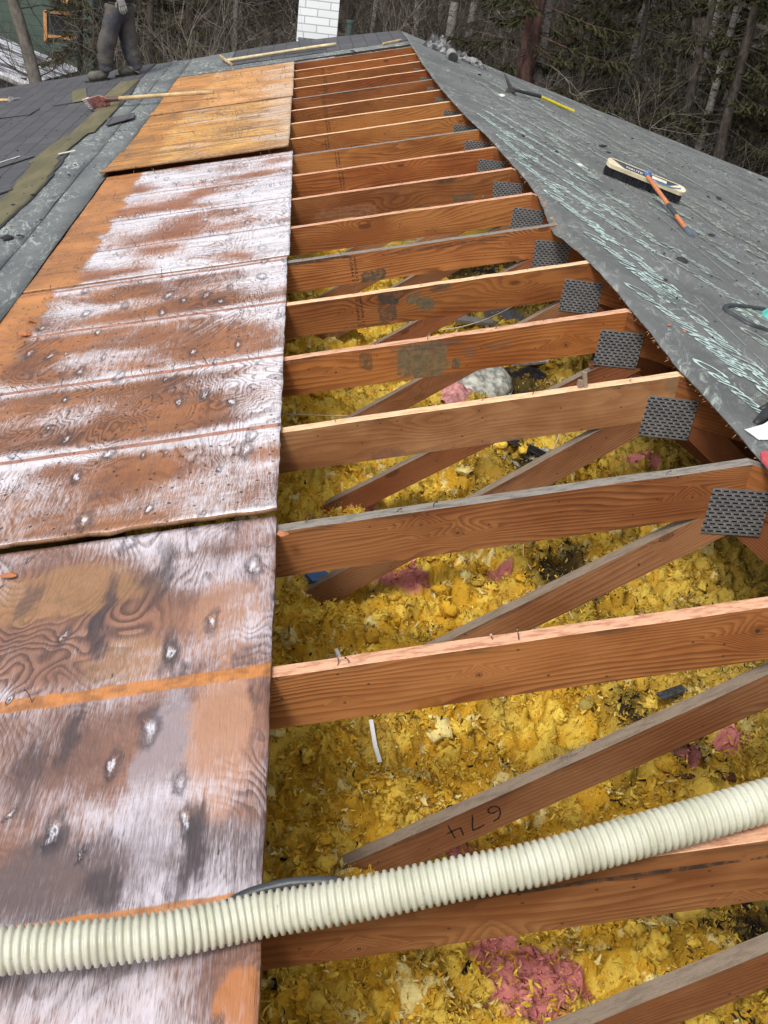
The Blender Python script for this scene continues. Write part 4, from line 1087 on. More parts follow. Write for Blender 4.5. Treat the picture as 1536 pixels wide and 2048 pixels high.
strip_thing('plastic_strap', [P(1010, 877, 3.46), P(1060, 895, 3.45), P(1105, 920, 3.43)], .055, .008, M_black, 'shiny black plastic strap lying across the insulation to the sloping web', 'strap')
strip_thing('shingle_scrap', [P(1320, 1393, 3.44), P(1368, 1376, 3.44)], .032, .008, M_grit, 'small flat dark shingle scrap under the reddish edged truss at the right', 'shingle scrap')
strip_thing('wood_strip', [P(1330, 1545, 3.42), P(1470, 1555, 3.42)], .03, .012, lumber('old_wood_strip', (.16, .07, .035), (.09, .04, .02), 8), 'dark thin wood strip on the insulation just above the hose', 'wood strip')
strip_thing('plastic_strip', [P(742, 1440, 3.47), P(750, 1490, 3.45), P(760, 1524, 3.43)], .012, .003, M_white, 'white plastic strip poking out of the insulation below the reddish edged truss', 'plastic strip')
strip_thing('plastic_strip', [P(672, 1298, 3.46), P(684, 1326, 3.45)], .012, .003, M_white, 'short white plastic strip just behind the reddish edged truss', 'plastic strip')
strip_thing('tarp_corner', [P(618, 1157, 3.46), P(655, 1147, 3.46)], .05, .01, simple('blue_plastic', (.03, .12, .30), .4), 'blue plastic corner showing behind the knotty truss near the plywood', 'plastic piece')
def cord(pts, r, mat, label, name='cord', cat='cord', group=None, sides=6):
    pts = [Vector(p) for p in pts]; out = []
    for i in range(len(pts) - 1):
        p0 = pts[max(i - 1, 0)]; p1 = pts[i]; p2 = pts[i + 1]; p3 = pts[min(i + 2, len(pts) - 1)]
        for s_ in range(8):
            t = s_ / 8; out.append(.5 * ((2 * p1) + (-p0 + p2) * t + (2 * p0 - 5 * p1 + 4 * p2 - p3) * t * t + (-p0 + 3 * p1 - 3 * p2 + p3) * t ** 3))
    out.append(pts[-1]); mb = MB(); c = out[0].copy(); mb.tube([p - c for p in out], r, sides)
    o = mb.build(name, mat, smooth=True); o.location = c; return tag(o, label, cat, group)
M_cord = simple('pale_cord', (.58, .50, .36), .7, .1)
cord([P(883, 660, 3.50), P(930, 652, 3.52), P(985, 633, 3.56), P(1040, 605, 3.62)], .0035, M_cord, 'thin pale cord over the gritty shingle scrap')
cord([P(566, 828, 3.50), P(650, 831, 3.52), P(760, 832, 3.50), P(810, 828, 3.48)], .003, M_cord, 'thin pale cord stretched behind the plain brown truss')
cord([P(1047, 1088, 3.45), P(1048, 1112, 3.44), P(1062, 1138, 3.43)], .0025, M_cord, 'short curved wire below the knotty truss')
cord([P(1120, 866, 3.55), P(1110, 892, 3.5), P(1100, 915, 3.45)], .003, M_cord, 'short straight stick of wire leaning at the black strap')
cord([P(1137, 1220, 3.44), P(1146, 1238, 3.43)], .0022, M_cord, 'tiny pale wire beside the black grit')
# wood shim standing on truss 2
b = Vector((TP(2 * S, 1168, 768)))
mb = MB(); mb.box((0, 0, .022), .006, .009, .026, 0, Matrix.Rotation(R(-14), 3, 'Y')); mb.box((-.012, 0, .012), .008, .008, .009)
o = mb.build('wood_shim', lumber('grey_shim', (.40, .34, .27), (.24, .2, .16), 3)); o.location = (b.x, 2 * S, H + b.x * TT)
tag(o, 'small grey wood shim standing on the plain brown truss', 'wood shim')

# ------------------------------------------------------------------ corrugated hose + black cable
def hose():
    px = [(-260, 1942), (-120, 1922), (0, 1902), (150, 1890), (307, 1872), (420, 1852), (525, 1830), (670, 1806), (800, 1781), (915, 1757), (1050, 1732), (1175, 1700), (1300, 1666), (1420, 1633), (1536, 1600), (1660, 1570), (1780, 1540)]
    hs_ = [.14, .13, .12, .10, .08, .062, .05] + [.046] * 10
    pts = [LP(u, v, h_) for (u, v), h_ in zip(px, hs_)] + [Vector((.0, -.56, H + .05)), Rx(.3, -.58, .055), Rx(.8, -.72, .055), Rx(1.5, -1.1, .055), Rx(2.3, -1.7, .055), Rx(3.0, -2.3, .055)]
    # resample
    dense = []
    for i in range(len(pts) - 1):
        p0 = pts[max(i - 1, 0)]; p1 = pts[i]; p2 = pts[i + 1]; p3 = pts[min(i + 2, len(pts) - 1)]
        for s_ in range(40):
            t = s_ / 40; dense.append(.5 * ((2 * p1) + (-p0 + p2) * t + (2 * p0 - 5 * p1 + 4 * p2 - p3) * t * t + (-p0 + 3 * p1 - 3 * p2 + p3) * t ** 3))
    d = np.array([tuple(p) for p in dense]); L = np.concatenate([[0], np.cumsum(np.linalg.norm(np.diff(d, axis=0), axis=1))])
    pitch = .0120; nper = 8; N = int(L[-1] / pitch * nper)
    s_ = np.arange(N) * pitch / nper
    q = np.stack([np.interp(s_, L, d[:, k]) for k in range(3)], -1)
    ph = (s_ / pitch) % 1
    prof = np.where(ph < .72, np.sqrt(np.clip(1 - ((ph - .36) / .36) ** 2, 0, 1)) ** .7, 0.)
    rad = .0300 + .0052 * prof
    mb = MB(); c = Vector(q[0]); mb.tube([Vector(p) - c for p in q], list(rad), 28)
    o = mb.build('corrugated_hose', M_hose, smooth=True); o.location = c
    tag(o, 'thick cream corrugated hose lying across the plywood and trusses in the foreground', 'hose')
hose()
cord([LP(430, 1830, .008), LP(478, 1797, .01), LP(530, 1778, .012), LP(600, 1765, .014), LP(690, 1768, .016), LP(760, 1800, .02)], .0095, simple('dark_rubber', (.045, .052, .058), .45), 'dark rubber cable curving out from under the cream hose', 'rubber_cable', 'cable', sides=10)

# ------------------------------------------------------------------ broom on the right slope
def broom():
    A = RP(1214, 322, .10); B = RP(1370, 385, .10)
    ax = (B - A); Lh = ax.length; ax.normalize(); up = (NR + Vector((-.12, -.38, 0))).normalized(); up = (up - ax * up.dot(ax)).normalized(); side = up.cross(ax)
    C = (A + B) / 2; Rm = Matrix((ax, side, up)).transposed()
    root = empty('push_broom', C - up * .09, 'wide push broom with black bristles, cream head and orange handle on the felt', 'broom')
    M_head = simple('cream_broom_wood', (.66, .58, .40), .55, .15, 12)
    mb = MB(); hw, hh = .042, .014; poly = []
    n = 10
    for s_, cx in ((1, Lh / 2 - hw), (-1, -Lh / 2 + hw)):
        for i in range(n + 1):
            a = -math.pi / 2 + math.pi * i / n
            poly.append(Vector((cx + s_ * hw * math.cos(a), s_ * hw * math.sin(a), -hh)))
    mb.prism([C + Rm @ p for p in poly], up * 2 * hh); h = mb.build('broom_head', M_head, bevel=.005); under(root, h)
    def flat(name, pl, mat, z=.0006):
        mb = MB(); mb.add([C + Rm @ Vector((x, y, hh + z)) for x, y in pl], [tuple(range(len(pl)))]); o = mb.build(name, mat)
        o.parent = h; o.location = -Vector(root.location) - Vector(h.location) ; return o
    Ls = .23
    flat('dark_label', [(-Ls - .03, .033), (-Ls + .07, -.033), (Ls - .08, -.033), (Ls + .0, .033)][::-1], simple('dark_label', (.05, .06, .07), .5))
    flat('white_label', [(.035, .017), (.035, -.018), (.14, -.018), (.14, .017)], simple('label_cream', (.62, .58, .47), .6), .0012)
    vs, fs = on_slope_text('t', 'NAUTIL', 0, 0, .03, None, None, .1, 1.1)
    mx = max(a for a, b in vs)
    mb = MB(); mb.add([C + Rm @ Vector((-.15 + a * .125 / mx, -.016 + b, hh + .0014)) for a, b in vs], fs)
    o = mb.build('label_lettering', simple('label_white', (.75, .76, .74), .6)); o.parent = h; o.location = -Vector(root.location) - Vector(h.location)
    # bristles
    rr = random.Random(2); vs = []; fs = []
    for i in range(1500):
        x = rr.uniform(-Lh / 2 + .012, Lh / 2 - .012); yy = rr.uniform(-.03, .03)
        fx = rr.uniform(-.012, .012); fy = yy * .55 + rr.uniform(-.01, .01) - .012; L = rr.uniform(.066, .08)
        a = C + Rm @ Vector((x, yy, -hh + .002)); b = C + Rm @ Vector((x + fx, yy + fy, -hh - L)); w_ = ax * .0011; w2 = side * .0011; o_ = len(vs)
        vs += [a - w_, a + w_, a + w2, b - w_, b + w_, b + w2]; fs += [(o_, o_ + 1, o_ + 4, o_ + 3), (o_ + 1, o_ + 2, o_ + 5, o_ + 4), (o_ + 2, o_, o_ + 3, o_ + 5)]
    mb = MB(); mb.add(vs, fs)
    mb.box(C - up * (hh + .022), Lh / 2 - .03, .024, .022, 0, Rm)
    o = mb.build('bristles', simple('black_bristle', (.012, .013, .02), .5, .5)); o['kind'] = 'stuff'; under(root, o)
    # handle
    p0 = C + Rm @ Vector((.0, -.012, .016)); p1 = RP(1384, 474, .018)
    d = p1 - p0; L = d.length; dn = d.normalized()
    M_or = simple('orange_handle', (.58, .20, .075), .4, .15, 15); M_dk = simple('dark_tape', (.05, .055, .06), .6)
    def seg(a, b, r, mat, name, par=root):
        mb = MB(); mb.tube([p0 + d * a, p0 + d * b], r, 14); o = mb.build(name, mat, smooth=False, bevel=.002); under(root, o); return o
    seg(0, .93, .0135, M_or, 'handle'); seg(.52, .70, .0143, M_dk, 'tape_band'); seg(.89, 1.0, .0185, simple('blue_grey_grip', (.09, .12, .15), .6), 'end_grip')
    mb = MB()
    for i in range(7):
        ctr = p0 + Vector((0, 0, .004)) + Vector((rr.uniform(-.008, .008), rr.uniform(-.008, .008), rr.uniform(-.004, .01))); a = Vector((rr.uniform(-1, 1), rr.uniform(-1, 1), rr.uniform(-1, 1))).normalized(); b = a.orthogonal().normalized(); c = a.cross(b)
        mb.tube([ctr + (b * math.cos(t) + c * math.sin(t)) * .021 for t in [2 * math.pi * k / 16 for k in range(17)]], .0032, 6, cap=False)
    mb.tube([p0, p0 + Rm @ Vector((.08, -.03, 0)), p0 + Rm @ Vector((.18, -.03, .004)), p0 + Rm @ Vector((.24, .0, .006))], .0035, 6)
    o = mb.build('blue_string', simple('blue_string', (.10, .22, .50), .6)); under(root, o)
broom()

# ------------------------------------------------------------------ yellow handled roofing axe
def axe():
    g = RP(1020, 190, .03)
    a = RP(1022, 178, .06); b = RP(1078, 192, .055); c = RP(1147, 223, .02)
    root = empty('roofing_axe', RP(1020, 190), 'mattock shaped tool with steel head and yellow handle lying on the felt', 'axe')
    d = (c - b).normalized()
    mb = MB(); mb.tube([b, c], [.016, .0175], 12); under(root, mb.build('handle', simple('yellow_fibreglass', (.72, .58, .03), .35, .08), bevel=.002))
    mb = MB(); mb.tube([a, a.lerp(b, .5), b, b + d * .02], [.013, .017, .019, .018], 10); under(root, mb.build('grip_sleeve', simple('dark_sleeve', (.035, .035, .04), .5)))
    M_steel = simple('dull_steel', (.12, .115, .115), .45, .3, 20, .7)
    mb = MB(); y = a.y
    top = TP(y, 1009, 148); bot = TP(y, 1033, 198); lft = TP(y - .02, 1013, 192)
    def blade(p, q, w0, w1, th):
        dd = (q - p).normalized(); s = Vector((1, .25, 0)).normalized(); s = (s - dd * s.dot(dd)).normalized(); t_ = dd.cross(s) * th
        mb.add([p - s * w0 - t_, p + s * w0 - t_, q + s * w1 - t_ * .3, q - s * w1 - t_ * .3, p - s * w0 + t_, p + s * w0 + t_, q + s * w1 + t_ * .3, q - s * w1 + t_ * .3],
               [(0, 1, 2, 3), (7, 6, 5, 4), (0, 4, 5, 1), (1, 5, 6, 2), (2, 6, 7, 3), (3, 7, 4, 0)])
    blade(a, top, .02, .006, .010); blade(a + Vector((.01, 0, 0)), bot, .022, .008, .010); blade(a - Vector((.02, 0, .0)), lft, .02, .035, .010)
    mb.box(a, .03, .02, .02)
    under(root, mb.build('head', M_steel, bevel=.002))
axe()

# ------------------------------------------------------------------ tools on the left slope
def wood_handle(name, p, q, r, mat, root):
    mb = MB(); n = 10; mb.tube([p.lerp(q, i / n) + Vector((0, 0, .004 * math.sin(i / n * math.pi))) for i in range(n + 1)], [r * (1.0 + .08 * math.sin(i)) for i in range(n + 1)], 12)
    o = mb.build(name, mat, smooth=True); under(root, o); return o
M_ash = simple('worn_ash_handle', (.46, .33, .17), .55, .3, 14)
def shovel():
    a = LP(215, 199, .095); b = LP(427, 184, .075)
    root = empty('shingle_shovel', LP(205, 197), 'long wooden handled shovel with a toothed red and white head resting on the shingles', 'shovel')
    wood_handle('handle', a, b, .018, M_ash, root)
    d = (b - a).normalized(); s = d.cross(NL).normalized(); u_ = s.cross(d).normalized(); s, u_ = (s * .70 + u_ * .72).normalized(), (u_ * .70 - s * .72).normalized(); W = .095
    mb = MB(); W = .095; n = 7; poly = []
    tip = a - d * .17
    front = []
    for i in range(n):
        y0 = -W + 2 * W * i / n; y1 = y0 + 2 * W / n
        front += [tip + s * (y0 + .004), tip - d * .035 + s * ((y0 + y1) / 2), tip + s * (y1 - .004)]
    poly = front + [a - d * .03 + s * W * .95, a + d * .02 + s * .03, a + d * .02 - s * .03, a - d * .03 - s * W * .95]
    tilt = -u_ * .05
    mb.prism([p + (tilt if i < len(front) else -u_ * .02) for i, p in enumerate(poly)], u_ * .005)
    under(root, mb.build('head', simple('worn_red_steel', (.60, .26, .25), .5, .5, 30)))
    mb = MB(); mb.prism([p + tilt - u_ * .001 + (Vector((0, 0, 0))) for p in front] + [tip + d * .035 + s * W + tilt * .8, tip + d * .035 - s * W + tilt * .8], u_ * .008)
    under(root, mb.build('toothed_edge', simple('bare_white_steel', (.75, .72, .72), .4, .2, 20)))
    mb = MB(); mb.tube([a - d * .03, a + d * .12], [.026, .021], 12); under(root, mb.build('socket', simple('dark_socket', (.10, .05, .045), .5)))
shovel()
def rake():
    a = LP(450, 122, .05); b = LP(672, 88, .05)
    root = empty('wooden_pole_tool', LP(450, 124), 'pale wooden pole with a short cross piece lying by the white chimney', 'tool')
    wood_handle('handle', a, b, .017, simple('pale_pole', (.56, .46, .27), .55, .2, 14), root)
    mb = MB(); p, q = LP(441, 112, .07), LP(463, 129, .03); mb.tube([p, q], .016, 10); under(root, mb.build('cross_piece', M_ash))
    mb = MB(); mb.tube([LP(575, 108, .03), LP(650, 97, .03)], .02, 8); under(root, mb.build('lashing', M_black))
rake()
def hammer():
    a = LP(-60, 205, .04); b = LP(20, 200, .045); c = LP(40, 196, .04)
    root = empty('hammer', a, 'wooden handled hammer at the left edge lying on dark shingles', 'hammer')
    wood_handle('handle', a, b, .016, M_ash, root)
    mb = MB(); mb.tube([b, b + (c - b) * .25], .026, 10); mb.tube([b + Vector((0, 0, -.03)), b + Vector((0, 0, .03))], .018, 8)
    mb.tube([b, c], [.018, .005], 8); under(root, mb.build('head', simple('light_steel', (.45, .45, .46), .4, .2, 20, .6)))
hammer()
# small stick by the ridge
mb = MB(); p, q = LP(765, 88, .035), LP(802, 80, .035); mb.tube([p - p, q - p], .014, 6); o = mb.build('wood_offcut', M_ash); o.location = p
tag(o, 'short wood offcut lying on the ridge near the far end', 'wood offcut')

# ------------------------------------------------------------------ crumpled tarp on the far verge
def tarp():
    t = NT('crumpled_tarp'); v = t.coord(); n = t.noise(v, 9., 5., .7, .6)
    c = t.mix(t.step(n, .46, .58), (.035, .035, .04), (.26, .26, .25)); m = t.done(c, .6, t.bump(n, .6, .02))
    a, b = RP(862, 98), RP(962, 140); c = (a + b) / 2; d = (b - a); L = d.length; ang = math.atan2(d.y, d.x)
    root = empty('crumpled_tarp', c, 'crumpled grey and white tarp heaped on the far edge of the right slope', 'tarp')
    n = 70; U, V = np.meshgrid(np.linspace(-1, 1, n), np.linspace(-1, 1, 36))
    X = U * L * .56; Y = V * .14 * (1.1 - .5 * U)
    Z = np.clip(1 - V ** 2, 0, 1) * (.05 + .07 * (np.abs(fbm(U * 4, V * 1.4, 2, 301) - .5) * 2)) * (1.05 - .55 * U) * np.clip((1 - U * U) * 5, 0, 1)
    Z += np.abs(fbm(U * 6, V * 3.5, 2, 305) - .5) * .09 * (1 - .6 * V ** 2)
    Y = Y + (fbm(U * 6, V * 3, 3, 307) - .5) * .1
    cr, sr = math.cos(ang), math.sin(ang)
    Xw = X * cr - Y * sr; Yw = X * sr + Y * cr; Zw = Z - Xw * TT + .015
    o = grid_obj('tarp_sheet', Xw, Yw, Zw, m, None, False); o.parent = root
    mb = MB(); k = RP(903, 113, .05) - c
    mb.tube([k + Vector((0, -.12, .0)), k + Vector((.02, .22, .01))], [.055, .05], 20, cap=False); mb.tube([k + Vector((0, -.115, .0)), k + Vector((.02, .20, .01))], [.05, .045], 20)
    o = mb.build('rolled_opening', [simple('tarp_roll', (.30, .30, .29), .6)]); o.parent = root
    mb = MB(); mb.tube([k + Vector((0, -.124, .0)), k + Vector((0, -.118, 0))], .048, 20); o2 = mb.build('hollow_shade', M_black); o2.parent = root  # black disc standing in for the shade inside the roll
tarp()

# ------------------------------------------------------------------ right margin: hoop, teal pouch, glove, paper, red scrap
def bag():
    pts = [(1600, 690), (1536, 662), (1500, 650), (1470, 633), (1452, 622), (1453, 613), (1475, 612), (1505, 616), (1536, 621), (1610, 640)]
    c = RP(1500, 640); root = empty('tool_pouch', c, 'teal pouch with a thick black rubber loop at the right edge of the felt', 'pouch')
    P_ = [RP(u, v, .022) for u, v in pts]; out = []
    for i in range(len(P_) - 1):
        p0 = P_[max(i - 1, 0)]; p1 = P_[i]; p2 = P_[i + 1]; p3 = P_[min(i + 2, len(P_) - 1)]
        for s_ in range(8):
            t = s_ / 8; out.append(.5 * ((2 * p1) + (-p0 + p2) * t + (2 * p0 - 5 * p1 + 4 * p2 - p3) * t * t + (-p0 + 3 * p1 - 3 * p2 + p3) * t ** 3))
    mb = MB(); mb.tube(out, .0115, 10); under(root, mb.build('rubber_loop', simple('black_rubber', (.04, .045, .048), .5), smooth=True))
    o = crumple('pouch_fabric', RP(1585, 652, .03), .14, .20, .05, simple('teal_fabric', (.10, .46, .40), .7, .15), None, None, 401, fr=9., dome=.05)
    for k_ in ('label', 'category'):
        if k_ in o: del o[k_]
    under(root, o)
bag()
def glove():
    c = RP(1530, 835, .02); root = empty('work_glove', c, 'black and yellow work glove at the right edge above the white paper', 'glove')
    tip = RP(1512, 848, .02)
    mb = MB(); base = RP(1560, 815, .035)
    mb.tube([tip, tip.lerp(c, .5) + Vector((0, 0, .004)), c + Vector((0, 0, .008)), base], [.011, .014, .018, .03], 12)
    for i, (u, v) in enumerate(((1521, 820), (1533, 812), (1548, 806))):
        e = RP(u, v, .018 + .006 * i); mb.tube([e, e.lerp(base, .5) + Vector((0, 0, .008)), base], [.010, .0125, .018], 10)
    e = RP(1530, 868, .015); mb.tube([e, e.lerp(base, .6), base], [.009, .012, .018], 10)
    under(root, mb.build('glove_fingers', simple('black_glove', (.02, .02, .022), .5), smooth=True))
    mb = MB(); mb.tube([base, RP(1600, 800, .03), RP(1640, 790, .03)], [.035, .042, .045], 16); under(root, mb.build('glove_cuff', simple('yellow_glove', (.45, .40, .10), .7), smooth=True))
glove()
mb = MB(); pl = [(1489, 859), (1512, 856), (1528, 848), (1536, 843), (1600, 815), (1660, 880), (1536, 880), (1518, 880)]
c0 = RP(1530, 865, .025); n_ = 8
mb.prism([RP(u, v, .024 + (.012 if v < 850 else 0)) - c0 for u, v in pl], (0, 0, .0012)); o = mb.build('paper_sheet', simple('white_paper', (.82, .82, .82), .6, .03)); o.location = c0
tag(o, 'bright white paper sheet at the right edge under the glove', 'paper')
c0 = RP(1535, 918, .02); mb = MB(); mb.prism([RP(u, v, .02) - c0 for u, v in ((1519, 908), (1530, 905), (1600, 930), (1610, 985), (1560, 965), (1522, 921))], NR * .006)
o = mb.build('red_plastic_scrap', simple('red_plastic', (.62, .08, .10), .5)); o.location = c0; tag(o, 'red plastic scrap at the felt edge beside the nearest visible peak', 'plastic scrap')

# ------------------------------------------------------------------ small debris on the roof
def scrap_mesh(seed, th=.006):
    rr = random.Random(seed); mb = MB(); n = 7
    poly = [Vector((math.cos(a) * rr.uniform(.5, 1), math.sin(a) * rr.uniform(.3, .8), rr.uniform(-.1, .35))) for a in [2 * math.pi * i / n + rr.uniform(-.2, .2) for i in range(n)]]
    ctr = Vector((0, 0, .45)); t_ = Vector((0, 0, -.12))
    vs = poly + [ctr] + [p + t_ for p in poly] + [ctr + t_]
    fs = [(i, (i + 1) % n, n) for i in range(n)] + [((i + 1) % n + n + 1, i + n + 1, 2 * n + 1) for i in range(n)] + [(i, i + n + 1, (i + 1) % n + n + 1, (i + 1) % n) for i in range(n)]
    mb.add(vs, fs); return mb
M_scr = simple('tar_scrap', (.018, .018, .02), .7, .5); M_wsc = simple('pale_chip', (.62, .60, .56), .7, .2); M_chip = simple('wood_chip', (.42, .16, .07), .8, .3)
protos = {}
def scrap(c, size, mat, label, name, cat, seed, group=None):
    key = (mat.name, seed % 4)
    if key not in protos:
        o = scrap_mesh(seed % 4).build(name, mat); protos[key] = o.data; COL.objects.unlink(o); bpy.data.objects.remove(o)
    o = bpy.data.objects.new(name, protos[key]); COL.objects.link(o); o.location = c; rr = random.Random(seed)
    o.rotation_euler = (rr.uniform(-.3, .3), rr.uniform(-.3, .3), rr.uniform(0, 6)); o.scale = (size, size, size * .7); tag(o, label, cat, group)
for i, (u, v, s_, lb) in enumerate(((1203, 293, .055, 'curled black felt scrap standing up just beyond the broom head'), (1437, 397, .045, 'black tar lump on the felt right of the broom'),
                                    (1417, 394, .022, 'small black crumb just left of the tar lump right of the broom'), (1423, 470, .03, 'torn dark flake right of the broom handle grip'), (1363, 520, .04, 'black scrap on the felt below the broom handle grip'),
                                    (1112, 304, .03, 'dark flake on the felt halfway between the axe and the trusses'), (1264, 277, .03, 'thin black flake beyond the broom near the far verge'),
                                    (1046, 272, .022, 'small dark crumb below the yellow handled tool'), (960, 150, .03, 'black lump just below the crumpled tarp'), (1332, 560, .016, 'tiny black crumb on the lettered felt below the broom'),
                                    (1520, 360, .04, 'dark clump at the far verge by the right margin'), (1216, 305, .03, 'black sliver touching the curled scrap near the broom'))):
    scrap(RP(u, v, .022), s_, M_scr, lb, 'felt_scrap', 'felt scrap', i)
scrap(RP(1160, 330, .022), .03, M_wsc, 'small white chip on the felt left of the broom head', 'paint_chip', 'chip', 31)
scrap(RP(1003, 191, .022), .05, M_wsc, 'white chip on the felt left of the steel axe head', 'paint_chip', 'chip', 32)
scrap(RP(1368, 662, .022), .012, M_chip, 'small red wood chip on the mint lettering', 'wood_chip', 'chip', 33)
scrap(RP(1338, 650, .022), .012, M_chip, 'pale red wood chip beside the smaller one on the mint lettering', 'wood_chip', 'chip', 34)
for i, (u, v, s_, lb) in enumerate(((40, 472, .03, 'black crumb on the left felt near the shingle edge'), (14, 475, .05, 'long black scrap at the left margin beside the shingle edge'), (66, 390, .03, 'black lump on the edge of the olive shingle band'),
                                    (82, 440, .02, 'small crumb on the felt strip right of the two black lumps'), (137, 350, .02, 'black crumb on the pale felt strip beside the olive band'), (28, 410, .025, 'black crumb on the olive shingle band by the left margin'),
                                    (183, 222, .03, 'dark flake on the shingles below the red shovel head'), (705, 103, .05, 'black lump on the far shingles near the pole end'), (150, 330, .02, 'black crumb near the white stripe on the felt strip'))):
    scrap(LP(u, v, .034), s_, M_scr, lb, 'tar_scrap', 'tar scrap', 50 + i)
# loose shingles and strips on the left slope
def shingle_piece(px, h, label, mat=None, th=.006, mat2=None, px2=None):
    ps = [LP(u, v, h) for u, v in px]; c = ps[0].copy(); mb = MB(); mb.prism([p - c for p in ps], NL * th)
    o = mb.build('loose_shingle', mat or M_shing); o.location = c; tag(o, label, 'shingle', 'loose shingle pieces on the left slope')
    if px2:
        ps = [LP(u, v, h + th + .0005) - c for u, v in px2]; mb = MB(); mb.add(ps, [tuple(range(len(ps)))]); o2 = mb.build('tan_strip', M_tan, o)
    return o
shingle_piece([(108, 212), (108, 190), (172, 175), (176, 201)], .034, 'loose shingle piece with an olive corner below the person', px2=[(145, 205), (144, 182), (171, 176), (175, 200)])
shingle_piece([(-30, 240), (60, 230), (80, 218), (60, 215), (-30, 224)], .036, 'raised shingle edge at the left margin below the hammer')
shingle_piece([(-30, 345), (8, 333), (70, 313), (40, 312), (-30, 336)], .036, 'narrow loose shingle strip at the left margin')
shingle_piece([(212, 252), (268, 236), (270, 226), (215, 238)], .036, 'short shingle strip lying on the olive band')
shingle_piece([(-20, 395), (25, 380), (20, 370), (-20, 384)], .036, 'small loose shingle tab at the left margin beside the olive band', th=.008)
strip_thing('pale_strip', [LP(117, 308, .045), LP(150, 301, .045)], .02, .006, M_wsc, 'short white strip lying at the edge of the shingles', 'strip')
strip_thing('pale_strip', [LP(-10, 328, .05), LP(40, 312, .05)], .008, .004, M_wsc, 'thin pale strip beside the loose shingle at the left margin', 'strip')
# chips and splinters on the plywood seams
for i, (u, v, s_, lb) in enumerate(((60, 640, .04, 'large wood chip on the left edge of the middle sheet'), (50, 668, .035, 'standing splinter below the large wood chip at the left margin'), (403, 362, .022, 'dark splinter near the top of the white sheet'), (20, 1150, .03, 'red splinter under the broken edge at the left margin'),
                                    (566, 1068, .02, 'frayed wood chip at the end of the knotty truss beside the plywood'), (322, 552, .014, 'small bark crumb on the seam of the white sheet'))):
    scrap(LP(u, v, .022), s_, M_chip, lb, 'wood_chip', 'chip', 70 + i)
# black grit strewn on both slopes
def grit():
    rr = np.random.RandomState(4); N = 1500; vs = []; fs = []
    tet = np.array([(1, 0, 0), (-.5, .87, 0), (-.5, -.87, 0), (0, 0, 1.)])
    for i in range(N):
        if i % 3: x = rr.uniform(.15, 4.5); y = rr.uniform(0, 10.8); p = Rx(x, y, .021)
        else: x = rr.uniform(-4.6, -2.5); y = rr.uniform(2, 11.4); p = Lx(x, y, .034)
        s_ = rr.uniform(.003, .010); a = rr.uniform(0, 6); c, s2 = math.cos(a), math.sin(a); o = len(vs)
        for t_ in tet * s_ * (1, rr.uniform(.4, 1.6), .8): vs.append((p.x + t_[0] * c - t_[1] * s2, p.y + t_[0] * s2 + t_[1] * c, p.z + t_[2]))
        fs += [(o, o + 1, o + 3), (o + 1, o + 2, o + 3), (o + 2, o, o + 3)]
    mb = MB(); mb.add(vs, fs); o = mb.build('roof_grit', M_scr); tag(o, 'black crumbs strewn over felt and shingles', 'grit', kind='stuff')
grit()
# splinters fraying at the deck edge and the truss ends
def fray():
    rr = random.Random(9); vs = []; fs = []
    for i in range(900):
        y = -0.4 + 11 * rr.random() ** 1.5; x = float(edge_x(y)) + .012; p = Rx(x, y, rr.uniform(0.0, .014))
        L = rr.uniform(.004, .022); d = Vector((-rr.uniform(.2, 1), rr.uniform(-.8, .8), rr.uniform(-1, .4))).normalized() * L; s_ = Vector((0, rr.uniform(.0006, .0014), rr.uniform(.0003, .001))); o = len(vs)
        q = p + d; m_ = p.lerp(q, .5) + Vector((rr.uniform(-.004, .004), rr.uniform(-.004, .004), rr.uniform(-.002, .004)))
        vs += [p - s_, p + s_, m_ - s_, m_ + s_, q]; fs += [(o, o + 1, o + 3, o + 2), (o + 2, o + 3, o + 4)]
    mb = MB(); mb.add(vs, fs); o = mb.build('edge_splinters', simple('splinter', (.45, .25, .13), .8, .4)); o['kind'] = 'stuff'; under(deckR, o); o.location = -Vector(house.location) - Vector(deckR.location)
fray()

# ------------------------------------------------------------------ chimney and vent pipe
def chimney():
    a = TP(12.42, 592, 95); b = TP(12.42, 672, 90); w_ = b.x - a.x
    root = empty('chimney', (a.x + w_ / 2, 12.42 + .3, 0), 'white painted brick chimney rising beyond the far roof edge', 'chimney')
    mb = MB(); mb.box((0, 0, 3.3), w_ / 2, .29, 3.3); mb.build('brick_shaft', brick_mat(), root)
    mb = MB(); mb.box((0, 0, 6.65), w_ / 2 + .05, .34, .05); mb.build('cap', simple('concrete_cap', (.4, .4, .38), .8), root)
    mb = MB(); mb.box((0, -.294, 4.02), w_ / 2 - .02, .004, .05); mb.build('flashing', simple('grey_flashing', (.18, .2, .21), .5, .3, 20, .4), root)
chimney()
p = TP(12.5, 697, 82); mb = MB(); mb.tube([(0, 0, -1.0), (0, 0, .0), (0, 0, .22)], .04, 14); mb.tube([(0, 0, .2), (0, 0, .23)], .05, 14)
o = mb.build('vent_pipe', simple('green_pipe', (.05, .08, .07), .5)); o.location = (p.x, 12.5, p.z); tag(o, 'dark green vent pipe right of the white chimney', 'vent pipe')

